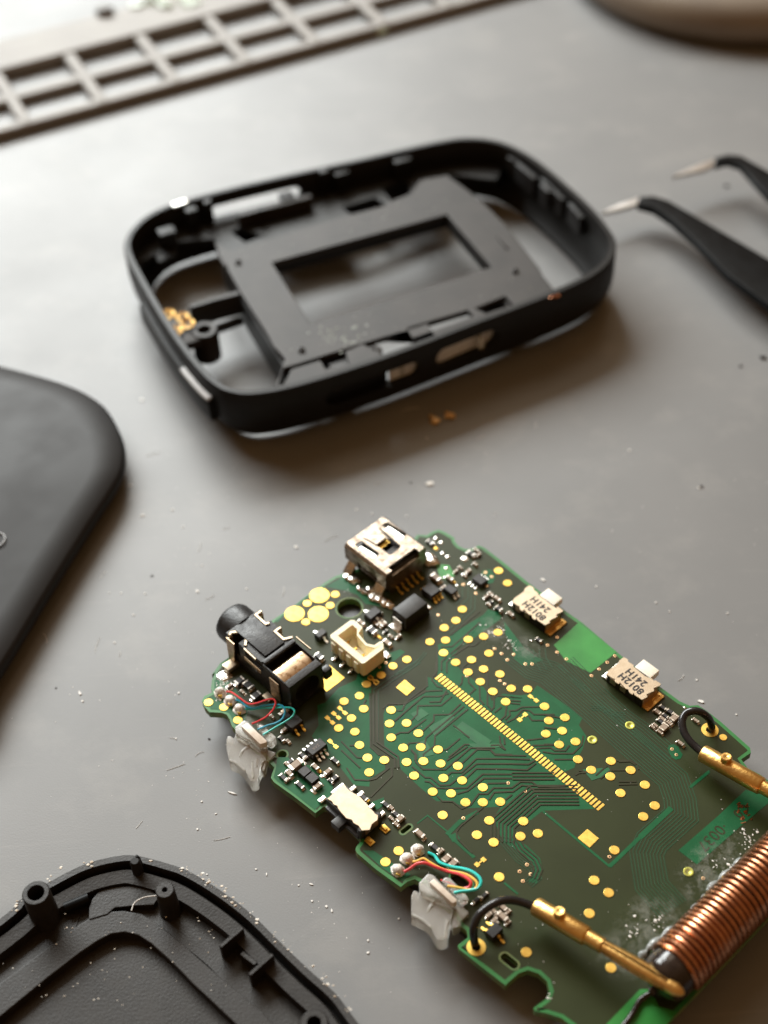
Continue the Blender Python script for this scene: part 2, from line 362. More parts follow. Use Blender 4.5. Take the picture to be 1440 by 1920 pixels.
outl += Bs('R7', [(910,1440),(850,1395),(740,1360),(655,1342),(640,1320),(740,1250),(762,1190),(742,1120),(680,1062),(600,1035),(530,1060),(450,1130),(430,1150),(250,1010),(85,880),(72,850),(150,790),(140,740),(90,700)])
outl += Bs('D6', [(900,1100),(560,780),(400,600),(300,545),(180,590),(90,665)])
outl += Bs('R6', [(500,760),(360,640),(346,612),(352,590),(390,545)])
outl += Bs('D5', [(640,1060),(300,720),(130,570),(60,565)])
outl += Bs('R4', [(925,1058),(760,930),(620,830),(592,795),(600,760),(618,715),(590,690),(520,620),(360,470),(300,405),(280,350),(258,318),(225,305),(130,300),(95,262),(74,215),(92,182),(152,152),(142,120),(150,60),(175,0)])
outl += Bs('R1', [(150,1300),(210,1215),(265,1180),(330,1120),(430,1020),(520,950)])
holes = []
def oval(reg, c, w_, h_, rot, n=20):       # slot with round ends, mm, rotated in board axes
    cx, cy = B(reg, *c); pts = []; a = (w_-h_)/2
    for i in range(n):
        t = 2*math.pi*i/n; x = h_/2*math.cos(t) + (a if math.cos(t) > 0 else -a); y = h_/2*math.sin(t)
        pts.append((cx + x*math.cos(rot) - y*math.sin(rot), cy + x*math.sin(rot) + y*math.cos(rot)))
    return pts
H_MAIN = circ(B('R1', 1180, 800), 1.5, 36); H_SM = circ(B('R4', 677, 620), 0.5, 20)
H_S1 = oval('R6', (725, 460), 1.35, 0.5, math.pi/2*0.97); H_S2 = oval('R7', (460, 968), 2.0, 0.85, 0.05)
H_W = oval('R6', (1140, 845), 2.6, 1.3, 0.0); H_P1 = circ(B('P', 893, 1776), 0.45, 18); H_P2 = circ(B('P', 1331, 1369), 0.45, 18)
holes = [H_MAIN, H_SM, H_S1, H_S2, H_W, H_P1, H_P2]
M_rim = mat("board_rim", (0.022, 0.15, 0.04), 0.32, col2=(0.03,0.20,0.05), nscale=0.3)  # brighter green stands in for light refracted at the board edge
body = plate("laminate", [outl] + holes, TOP-TH, TOP, [M_rim, M_edge], board)
MB().box(((-91.6-47)/2-U0, 69.2-V0, (TOP-TH)/2), (44.6, 35.5, TOP-TH-0.02)).build('hole_light_block', M_blk, board, bevel=0.4)  # unseen box added to keep light from reaching the hole
# bright rim, edge refraction put in its colour: masked laminate without copper along every edge, and the copper areas inside it
inner = offset(outl, -0.42)
def clip_smooth(poly):
    out = [poly[0]]
    for p in poly[1:]:
        if math.hypot(p[0]-out[-1][0], p[1]-out[-1][1]) > 0.12: out.append(p)
    return out
copper = plate("copper_area", [clip_smooth(inner)] + [offset(h, 0.22) for h in holes], TOP+0.001, TOP+0.012, M_cu, board)
GZ = [TOP+0.014]
def green(reg, pts, M=M_mask, name="green_area"):
    m_ = MB(); p = Bs(reg, pts); GZ[0] += 0.0012
    return plate(name, [p], TOP+0.011, GZ[0], M, board)
green('R5', [(70,360),(165,352),(285,272),(288,198),(340,215),(620,440),(880,640),(1040,770),(1195,912),(915,922),(850,972),(765,1010),(748,1070),(830,1110),(900,1180),(915,1240),(880,1315),(840,1305),(872,1225),(820,1160),(700,1090),(668,1010),(640,975),(690,900),(600,905),(500,908),(430,875),(340,870),(250,795),(150,700),(125,640),(60,590),(55,400)])
green('R5', [(342,60),(348,205),(400,225),(620,395),(870,600),(1020,718),(1085,690),(1105,635),(1130,590),(1150,520),(1110,460),(1130,420),(1010,330),(885,245),(850,290),(790,300),(700,290),(640,330),(600,260),(540,215),(470,160),(430,110),(455,50),(560,-20),(690,-115),(690,-160),(600,-140),(470,-60),(345,30)])
green('R4', [(1000,230),(1100,120),(1230,60),(1250,0),(1400,-110),(1560,-170),(1600,-150),(1440,-20),(1345,60),(1335,560),(1440,660),(1450,730),(1335,800),(1330,860),(1215,850),(1100,700),(1000,640),(900,480),(950,400),(940,250)])
green('R1', [(1000,640),(1120,575),(1200,540),(1260,640),(1440,700),(1440,790),(1300,770),(1240,700),(1150,670)])
green('R1', [(620,900),(760,795),(860,715),(940,660),(1000,640),(1000,665),(900,700),(700,850),(640,910)])
green('R4', [(640,640),(720,640),(780,700),(900,700),(1060,860),(1030,940),(920,1035),(770,915),(640,820),(612,790),(630,720)])
green('R4', [(170,60),(260,60),(330,130),(420,300),(380,420),(320,390),(280,310),(230,285),(140,280),(100,215),(165,170)])
green('R2', [(560,1085),(620,1060),(760,930),(860,810),(940,835),(860,900),(720,1000),(640,1070),(560,1150)])
green('R2', [(980,900),(1040,980),(1150,1120),(1270,1190),(1180,1230),(1110,1230),(1060,1190),(1040,1080),(990,1000)])
green('T5', [(0,330),(180,440),(300,560),(250,600),(120,590),(0,560)])
green('R2', [(820,520),(880,510),(915,560),(900,610),(850,620),(800,560)])
green('R2', [(470,470),(570,480),(610,560),(560,590),(500,580)], M_lam)
green('R3', [(278,352),(512,532),(352,660),(200,588),(126,490)], M_lam, "copper_free_window")
green('R8', [(180,1990),(235,1915),(480,1660),(560,1660),(620,1790),(760,1830),(690,1915),(520,2060)], M_lam, "copper_free_window")
green('T7', [(575,1105),(960,770),(1225,520),(1440,585),(1440,650),(1190,860),(755,1240)])
green('D7', [(410,830),(440,780),(500,765),(570,800),(600,860),(640,920),(610,980),(540,1000),(470,960),(440,890)])
green('R6', [(400,620),(480,620),(600,700),(760,800),(700,850),(560,760)])
green('R4', [(1340,980),(1440,940),(1440,1000),(1380,1040)])
M_in = mat('inner_green', (0.012, 0.14, 0.05), 0.34, col2=(0.009, 0.105, 0.042), nscale=0.6, spec=0.4)
for pp in ([(440,480),(480,440),(640,545),(600,590)],[(300,470),(420,400),(440,420),(330,520)],[(230,560),(280,540),(330,620),(250,640)],[(500,560),(700,560),(690,580),(560,590)],[(200,400),(260,370),(300,400),(240,440)]): green('R5', pp, M_in)
green('R5', [(1130,700),(1270,690),(1290,720),(1180,760)], M_in)
# narrow green gaps in the copper
gp = MB()
LZ = [0.0]
def lift():
    LZ[0] += 0.00023; return LZ[0]
def ln(mb, reg, pts, wd, z1=0.034): mb.stroke(Bs(reg, pts), wd, TOP+0.0105, TOP+z1+lift())
ln(gp, 'R5', [(915,925),(1100,1078),(1277,1224)], 0.26); ln(gp, 'R8', [(250,740),(480,520)], 0.42); ln(gp, 'R8', [(480,520),(715,300)], 0.62)
ln(gp, 'T3', [(160,1040),(300,930),(570,1150)], 0.16); ln(gp, 'T3', [(570,1150),(830,1420),(920,1500)], 0.22)
ln(gp, 'T3', [(560,1190),(740,1010),(980,880)], 0.5); ln(gp, 'T3', [(640,1180),(690,1270)], 0.9)
ln(gp, 'D8', [(770,140),(1000,330)], 0.22); ln(gp, 'R7', [(10,30),(145,150),(200,190)], 0.3)
ln(gp, 'T7', [(695,490),(870,345)], 0.34); ln(gp, 'R3', [(960,1365),(1080,1260)], 0.2)
for c in ((628,976),(810,980),(795,1061),(889,1046)): pass
gp.build("copper_gap", M_mask, board, smooth=False)["kind"] = "stuff"
# fine bundles of parallel tracks
def bundle(mb, reg, pts, nn, pitch, wd, z1=0.030, skip=()):
    base = Bs(reg, pts)
    for k in range(nn):
        if k in skip: continue
        d = (k-(nn-1)/2)*pitch; q = []
        for i, p in enumerate(base):
            a = base[max(i-1, 0)]; b = base[min(i+1, len(base)-1)]
            d1 = nrm(p[0]-a[0], p[1]-a[1]) if i else nrm(b[0]-p[0], b[1]-p[1]); d2 = nrm(b[0]-p[0], b[1]-p[1]) if i < len(base)-1 else d1
            t = nrm(d1[0]+d2[0], d1[1]+d2[1]); kk = max(0.5, t[0]*d1[0]+t[1]*d1[1]); q.append((p[0]-t[1]/kk*d, p[1]+t[0]/kk*d))
        mb.stroke(q, wd, TOP+0.0105, TOP+z1+lift())
gb = MB()
bundle(gb, 'P', [(962,1222),(1000,1252),(1030,1262),(1110,1330),(1180,1392),(1262,1462),(1275,1500),(1278,1528),(1222,1578),(1212,1600),(1222,1660),(1262,1705)], 11, 0.34, 0.10)
bundle(gb, 'P', [(1060,1240),(1120,1300),(1170,1345),(1205,1370),(1262,1420)], 7, 0.36, 0.09)
bundle(gb, 'R2', [(690,640),(690,720),(640,780)], 2, 0.7, 0.10); bundle(gb, 'R2', [(750,690),(745,810),(700,850),(560,990)], 2, 0.5, 0.10)
bundle(gb, 'R2', [(1245,1110),(1250,1180),(1300,1260)], 3, 0.7, 0.10)
bundle(gb, 'T5', [(640,490),(760,490),(960,570),(1100,580)], 3, 0.28, 0.08)
bundle(gb, 'T8', [(0,1310),(90,1260),(180,1260),(330,1150),(480,990),(520,930)], 2, 0.28, 0.09)
bundle(gb, 'T1', [(40,1240),(40,430),(430,170),(690,0)], 2, 0.5, 0.12)
bundle(gb, 'R7', [(400,40),(540,200),(640,270),(660,340),(600,390)], 5, 0.26, 0.08)
gb.build("mask_gap", M_gap, board, smooth=False)["kind"] = "stuff"
tb = MB()
W_ = 0.17
for reg, pts in [
    ('T1', [(800,215),(810,370),(450,640),(220,640),(140,710)]), ('T1', [(1040,440),(790,450),(480,640),(430,740),(350,745)]),
    ('T1', [(1130,480),(990,530),(750,530),(600,660),(310,900)]), ('T1', [(1100,440),(1000,610),(840,615)]),
    ('T1', [(1180,530),(1020,665),(665,670),(660,800),(560,900)]), ('T1', [(1310,640),(1140,800),(910,805),(905,900),(740,1050)]),
    ('T1', [(1360,680),(790,1150),(770,1260)]), ('T1', [(1420,720),(925,1120),(915,1270),(750,1400),(760,1480)]),
    ('T1', [(790,870),(520,1070),(400,1070),(310,1120)]), ('T1', [(1300,1160),(1110,1320),(1020,1340)]),
    ('T1', [(700,1220),(540,1230),(480,1300)]), ('T1', [(570,1330),(640,1400),(650,1480)]),
    ('T1', [(880,290),(960,380),(1040,400)]), ('T1', [(940,0),(940,180),(885,240),(880,300)]),
    ('T8', [(780,840),(970,835),(1230,610),(1440,420)]), ('T8', [(940,960),(1150,780),(1230,620)]), ('T8', [(960,1000),(1240,820),(1340,820),(1440,740)]),
    ('T8', [(720,830),(715,1250),(640,1330)]), ('T8', [(790,1240),(790,1090),(880,1010)]), ('T8', [(880,1280),(880,1100),(960,1020)]),
    ('T8', [(1150,1280),(1150,1180),(1240,1110)]), ('T8', [(1440,240),(1310,340),(950,640)]),
    ('T2', [(60,700),(45,810),(10,850)]), ('T2', [(150,700),(150,800),(250,900),(160,980)]), ('T2', [(310,840),(320,1060),(380,1130)]),
    ('T2', [(435,640),(430,1140),(500,1210)]), ('T2', [(530,1000),(530,1170),(480,1230)]), ('T2', [(590,1000),(930,1030),(780,1020)]),
    ('T2', [(780,1070),(930,1080)]), ('T2', [(780,1110),(920,1125)]), ('T2', [(640,1170),(540,1250)]), ('T2', [(720,1150),(700,1300),(620,1370)]),
    ('T2', [(1220,1165),(950,1170),(860,1220),(760,1225),(770,1290),(700,1360)]), ('T2', [(1440,1280),(1130,1280),(1060,1220),(960,1210),(840,1340),(720,1400)]),
    ('T2', [(1280,1370),(1100,1370),(1050,1300)]),
    ('T4', [(480,60),(750,30)]), ('T4', [(560,130),(850,125)]), ('T4', [(620,170),(810,160),(860,200),(1010,200),(1060,130)]),
    ('T4', [(700,215),(850,240),(1110,240),(1230,120),(1250,0)]), ('T4', [(860,320),(1110,320)]), ('T4', [(1140,530),(1190,500),(1300,495)]),
    ('T4', [(0,130),(110,125),(150,160),(200,190)]), ('T4', [(0,200),(60,260),(480,270)]), ('T4', [(120,0),(130,100),(200,190)]), ('T4', [(180,20),(190,120)]),
    ('T1', [(1200,960),(1440,1150)]), ('T1', [(1440,1250),(1370,1250),(1130,1440)]),
    ('T3', [(1440,110),(1210,105),(1150,45),(970,40),(750,240)]), ('T3', [(1440,165),(960,165),(760,350),(620,350),(560,400)]),
    ('T3', [(1440,235),(960,235),(600,520),(470,525),(340,420),(270,420),(90,270)]), ('T3', [(1440,305),(960,300),(820,430)]),
    ('T3', [(1210,20),(880,20),(540,310),(240,310),(140,210),(130,100),(80,40)]), ('T3', [(840,0),(560,190)]),
    ('T3', [(1440,375),(1040,375),(830,560),(640,565),(430,560),(330,480),(260,470)]), ('T3', [(1440,430),(1060,430),(840,600),(700,640)]),
    ('T3', [(1370,495),(1110,500)]), ('T3', [(1440,560),(1190,560),(1110,640),(990,640),(880,790),(760,840)]),
    ('T3', [(1440,610),(1200,620),(1130,720)]), ('T3', [(1440,650),(1350,720)]), ('T3', [(430,670),(500,740),(640,745),(760,840)]),
    ('T3', [(1050,820),(990,870),(740,1080),(690,1150),(700,1240),(900,1440)]),
    ('T6', [(480,130),(440,180),(440,240)]), ('T6', [(160,1010),(250,1010)]), ('T6', [(0,930),(300,1240),(400,1250)]), ('T6', [(0,1100),(360,1440)]),
    ('T6', [(550,0),(565,1040),(730,1200)]), ('T6', [(1350,1110),(1420,1180),(1420,1300)]), ('T6', [(1030,540),(1440,180)]), ('T6', [(1050,800),(1130,760),(1290,760),(1440,640)]),
    ('R6', [(280,0),(340,90),(440,95),(500,80),(600,0)]), ('R6', [(620,0),(620,60),(460,220)]),
    ('R5', [(1110,705),(1180,720)]), ('T7', [(0,250),(110,245),(160,280)]), ('T7', [(0,440),(170,440)]), ('T7', [(0,470),(180,465)]),
    ('T5', [(980,1200),(1180,1195),(1260,1250),(1280,1320)]), ('T5', [(850,1270),(700,1400)]), ('T5', [(1110,1325),(900,1330),(760,1440)]), ('T5', [(0,580),(220,620)]),
    ('T5', [(0,750),(170,770)]), ('T5', [(0,980),(140,980)])]:
    ln(tb, reg, pts, W_, 0.040)
for pts in ([(200,309),(530,320)],[(200,379),(510,385),(600,330)],[(200,449),(490,462),(610,370)],[(200,704),(290,700),(400,620),(560,625),(640,685),(1010,695)],[(200,754),(300,755),(420,668),(520,678),(590,745),(1070,750)]):
    ln(tb, 'T4', pts, W_, 0.040)
bundle(tb, 'T4', [(1185,800),(600,800),(160,1190),(160,1440)], 7, 0.40, 0.17, 0.042)
bundle(tb, 'T4', [(860,545),(290,545)], 3, 0.42, 0.17, 0.044)
bundle(tb, 'R5', [(770,1080),(800,1130),(870,1190),(890,1240),(870,1290)], 3, 0.40, 0.15, 0.036)
bundle(tb, 'T6', [(650,0),(660,960),(1060,1240),(1070,1440)], 2, 0.42, 0.2, 0.042)
tb.build("copper_trace", M_tr, board, smooth=False)["kind"] = "stuff"

# gold pads: every one an object sharing one mesh
pads = []
for r_, l_ in (('R2', [(940,522),(1007,615),(668,812),(620,895),(532,950),(425,1055),(542,1043),(713,1038),(828,1015),(935,985),(527,1138),(867,1142),(252,1188),(147,1237),(60,1305),(737,1190),(618,1210),(827,1260),(711,1283),(950,1298),(803,1355),(1035,1405),(1158,1410),(897,1428)]),
    ('R5', [(715,335),(925,360),(948,437),(1035,420),(932,508),(1020,492),(1004,566),(1092,550),(97,380),(88,453),(180,450),(97,528),(244,505),(162,583),(257,580),(350,593),(60,650),(180,661),(271,656),(364,669),(457,682),(221,734),(379,747),(480,760),(321,821),(420,830),(592,797),(498,878),(592,878),(686,875),(375,947),(627,976),(810,980),(560,1054),(650,1094),(795,1061),(889,1046),(1105,646),(1177,703),(1283,655),(1390,704),(1280,738),(1335,828),(1302,1136),(1193,1299),(1271,1366),(680,1281),(137,1140),(66,1200)]),
    ('R8', [(591,284),(505,366),(517,128),(101,1092),(262,1500)]), ('R7', [(588,903)]),
    ('R4', [(125,230),(240,265),(345,362),(1310,93),(1257,180),(1140,222),(1289,278),(1196,348),(1100,422),(1222,450),(1257,550),(1316,645),(1330,755)])):
    pads += [B(r_, *q) for q in l_]
PR = 0.535
p0 = MB().lathe((0, 0, 0), (0, 0, 1), [(0, PR), (0.05, PR-0.01), (0.060, PR-0.03), (0.060, 0.01)], 24)
pad0 = None
for i, (x, y) in enumerate(pads):
    if pad0 is None:
        q_ = MB(); q_.v = [(a+x, b+y, c+TOP+0.02) for a, b, c in p0.v]; q_.f = p0.f; q_.m = p0.m
        pad0 = q_.build("contact_pad", M_gold, board, angle=12)
    else: place(pad0, board, x, y, TOP+0.02)
for c in ((1165,1057),):
    x, y = B('R3', *c); o = place(pad0, board, x, y, TOP+0.02); o.scale = (0.8, 0.8, 1)
# pads with a drilled dimple
dim = MB().lathe((0, 0, 0), (0, 0, 1), [(0, PR), (0.05, PR), (0.06, PR-0.05), (0.05, 0.24), (0.02, 0.20), (0.02, 0.01)], 24)
dmp = None
for r_, c in (('R5', (1183,540)), ('R5', (1386,462)), ('R8', (843,780))):
    x, y = B(r_, *c)
    if dmp is None:
        q_ = MB(); q_.v = [(a+x, b+y, cc+TOP+0.02) for a, b, cc in dim.v]; q_.f = dim.f; q_.m = dim.m
        dmp = q_.build("dimpled_pad", mat("green_tinted_gold", (0.55, 0.55, 0.12), 0.4, 0.8, col2=(0.4, 0.42, 0.10), nscale=2), board)
    else: place(dmp, board, x, y, TOP+0.02)
# finger contacts of the display connector
pitchv = 0.5; f0 = B('P', *((REG['T1'][0]+985/8), (REG['T1'][1]+233/8)))
e0 = (S1x := B('T1', 985, 233)); e1 = B('P', 970+1247/8, 1380+1068/8)
dirv = nrm(e1[0]-e0[0], e1[1]-e0[1]); stp = math.hypot(e1[0]-e0[0], e1[1]-e0[1])/50; rot_ = math.atan2(dirv[1], dirv[0])
fg = None
for i in range(51):
    x, y = e0[0]+dirv[0]*stp*i, e0[1]+dirv[1]*stp*i
    if fg is None: fg = MB().box((x, y, TOP+0.035), (0.31, 1.08, 0.05), rot_).build("finger_contact", M_gold, board, bevel=0.012, seg=1)
    else: place(fg, board, x, y, OFF[fg.name].z)
gz = OFF[fg.name].z
def pad_poly(name, reg, pts, M=M_gold, h=0.05, bevel=0.0):
    return MB().prism(Bs(reg, pts), TOP+0.015, TOP+0.02+h).build(name, M, board, smooth=False)
pad_poly("square_pad", 'R5', [(170,215),(225,262),(180,302),(122,257)]); pad_poly("square_pad", 'R5', [(1155,1022),(1217,1073),(1168,1122),(1103,1070)])
pad_poly("jack_pad", 'R1', [(1030,1228),(1146,1325),(1010,1430),(900,1330)], h=0.04)
for (rg, c, r_) in (('R1',(957,708),1.22),('R1',(770,846),1.22),('R1',(948,848),1.25),('R1',(1075,700),0.52),('R1',(865,767),0.52),('R1',(1037,783),0.52),('R1',(855,907),0.52)):
    x, y = B(rg, *c); MB().lathe((x, y, TOP+0.02), (0,0,1), [(0, r_), (0.048, r_-0.01), (0.055, r_-0.04), (0.055, 0.01)], 36).build("round_contact" if r_ > 1 else "contact_pad", M_gold, board, angle=12)
# bow-tie link pads
def link(reg, a, b, s=0.52):
    A_, B_ = B(reg, *a), B(reg, *b); mb = MB(); rr = 0.0
    mb.box((A_[0], A_[1], TOP+0.04), (s, s*0.85, 0.05), rr); mb.box((B_[0], B_[1], TOP+0.04), (s, s*0.85, 0.05), rr)
    mb.stroke([A_, B_], 0.16, TOP+0.016, TOP+0.061); mb.build("link_pad", M_gold, board, smooth=False)
for r_, a, b in (('R5',(848,305),(880,328)),('R5',(820,403),(790,432)),('R5',(595,1187),(560,1214)),('R4',(1340,40),(1385,75)),('R4',(1108,272),(1148,310)),('R4',(1063,312),(1100,345)),
                 ('R4',(1015,345),(1055,382)),('R4',(1035,520),(1080,562)),('R1',(1375,1220),(1420,1188)),('R2',(-25,1330),(20,1365))): link(r_, a, b)
# plated through-holes
vi = MB(); vh = MB()
for r_, l_ in (('R2',[(842,535),(887,567),(675,625),(768,692),(850,635),(487,853),(962,1145),(1005,1190),(1140,1222),(1190,1222),(910,1107),(1052,1150),(1378,1020),(1307,1080),(1378,1133),(950,1347),(985,1372),(95,1212),(47,1245)]),
    ('R3',[(203,577),(357,679),(403,638),(453,597),(500,557)]),('R5',[(728,774),(820,817),(486,963),(830,1214),(790,1251),(850,1266),(808,1303),(1275,1172)]),('R8',[(953,828),(510,1738)]),('D7',[(480,840),(545,925)]),('R2',[(700,1310)])):
    for c in l_:
        x, y = B(r_, *c); vi.lathe((x, y, TOP+0.012), (0,0,1), [(0, 0.19), (0.045, 0.19), (0.05, 0.11), (0.012, 0.10)], 14, caps=False)
        vh.lathe((x, y, TOP+0.012), (0,0,1), [(0, 0.11), (0.006, 0.11)], 12)
vi.build("plated_hole", mat("coppery_ring", (0.85, 0.55, 0.32), 0.35, 1.0), board)["kind"] = "stuff"
vh.build("drilled_centre", M_hole, board)["kind"] = "stuff"
# solder mask ring round the main hole and thick gold rings under the black wires
for H_, nm, ri, ro in ((B('R1',1180,800), "hole_rim", 1.5, 1.68), (B('R4',677,620), "hole_rim", 0.5, 0.64)):
    MB().sweep(normals(circ(H_, ri, 36)), [(0.005, TOP-0.9), (ro-ri, TOP+0.005), (ro-ri, TOP+0.02), (0.005, TOP+0.02)]).build(nm, M_edge, board)
for H_ in (B('P', 893, 1776), B('P', 1331, 1369)):
    MB().sweep(normals(circ(H_, 0.45, 28)), [(0.0, TOP+0.005), (0.52, TOP+0.005), (0.50, TOP+0.06), (0.0, TOP+0.08)]).build("wire_ring", M_gold, board)
for r_, pts in (('R6', H_S1), ('R7', H_S2)):
    MB().sweep(normals(pts), [(0.0, TOP-0.5), (0.0, TOP+0.03), (0.2, TOP+0.03), (0.2, TOP+0.005)]).build("slot_plating", M_edge, board)
# copper lettering on the green window
def letters(txt, u, v, z, size, rot, M, parent, name="lettering", bold=0.0, ext=0.004, shear=0, spc=1.0):
    cu = bpy.data.curves.new(name, 'FONT'); cu.body = txt; cu.size = size; cu.extrude = ext; cu.offset = bold; cu.shear = shear; cu.space_character = spc
    cu.align_x = 'CENTER'; cu.align_y = 'CENTER'
    t_ = bpy.data.objects.new(name, cu); COL.objects.link(t_)
    me = bpy.data.meshes.new_from_object(t_.evaluated_get(bpy.context.evaluated_depsgraph_get())); bpy.data.objects.remove(t_)
    me.materials.clear(); me.materials.append(M); o = bpy.data.objects.new(name, me); COL.objects.link(o)
    o.parent = parent; o.location = Vector((u, v, z)) - OFF[parent.name]; o.rotation_euler = (0, 0, rot); OFF[o.name] = Vector((u, v, z))
    return o
lu, lv = B('T7', 905, 970)
letters("\u00b70037", lu, lv, TOP+0.036, 1.75, -math.pi/2, M_tr, board, bold=0.01, spc=1.05)
lu, lv = B('T7', 1180, 720)
letters("C0", lu, lv, TOP+0.036, 1.55, -math.pi/2, M_tr, board, bold=0.008)

# ---------------------------------------------------------------- small components
def chip(kind, reg, x, y, L, W, H, axis='u', rot=0.0, end=0.22):
    cu_, cv_ = B(reg, x, y, H)
    r_ = (0.0 if axis == 'u' else math.pi/2) + math.radians(rot)
    mb = MB(); co, si = math.cos(r_), math.sin(r_)
    e = end*L
    mb.cur = 0; mb.box((cu_, cv_, TOP+H/2+0.03), (L-2*e, W*0.96, H*0.94), r_)
    mb.cur = 1
    for s_ in (-1, 1): mb.box((cu_+co*s_*(L-e)/2, cv_+si*s_*(L-e)/2, TOP+H/2+0.03), (e, W, H), r_)
    mb.cur = 2
    for s_ in (-1, 1): mb.box((cu_+co*s_*(L/2+0.02), cv_+si*s_*(L/2+0.02), TOP+0.05), (e*1.5, W*1.15, 0.09), r_, 0.85)
    nm = {"cap": "capacitor", "res": "resistor", "fer": "inductor"}[kind]; M0 = {"cap": M_chip, "res": M_res, "fer": M_blk}[kind]
    return mb.build(nm, [M0, M_tin, M_sold], board, bevel=0.035, seg=1)
def tinpad(reg, x, y, a=0.5, b=0.5, M=M_sold, rot=0.0, name="solder_pad", h=0.09):
    u_, v_ = B(reg, x, y); return MB().box((u_, v_, TOP+h/2+0.01), (a, b, h), rot, 0.75).build(name, M, board, bevel=0.02, seg=1)
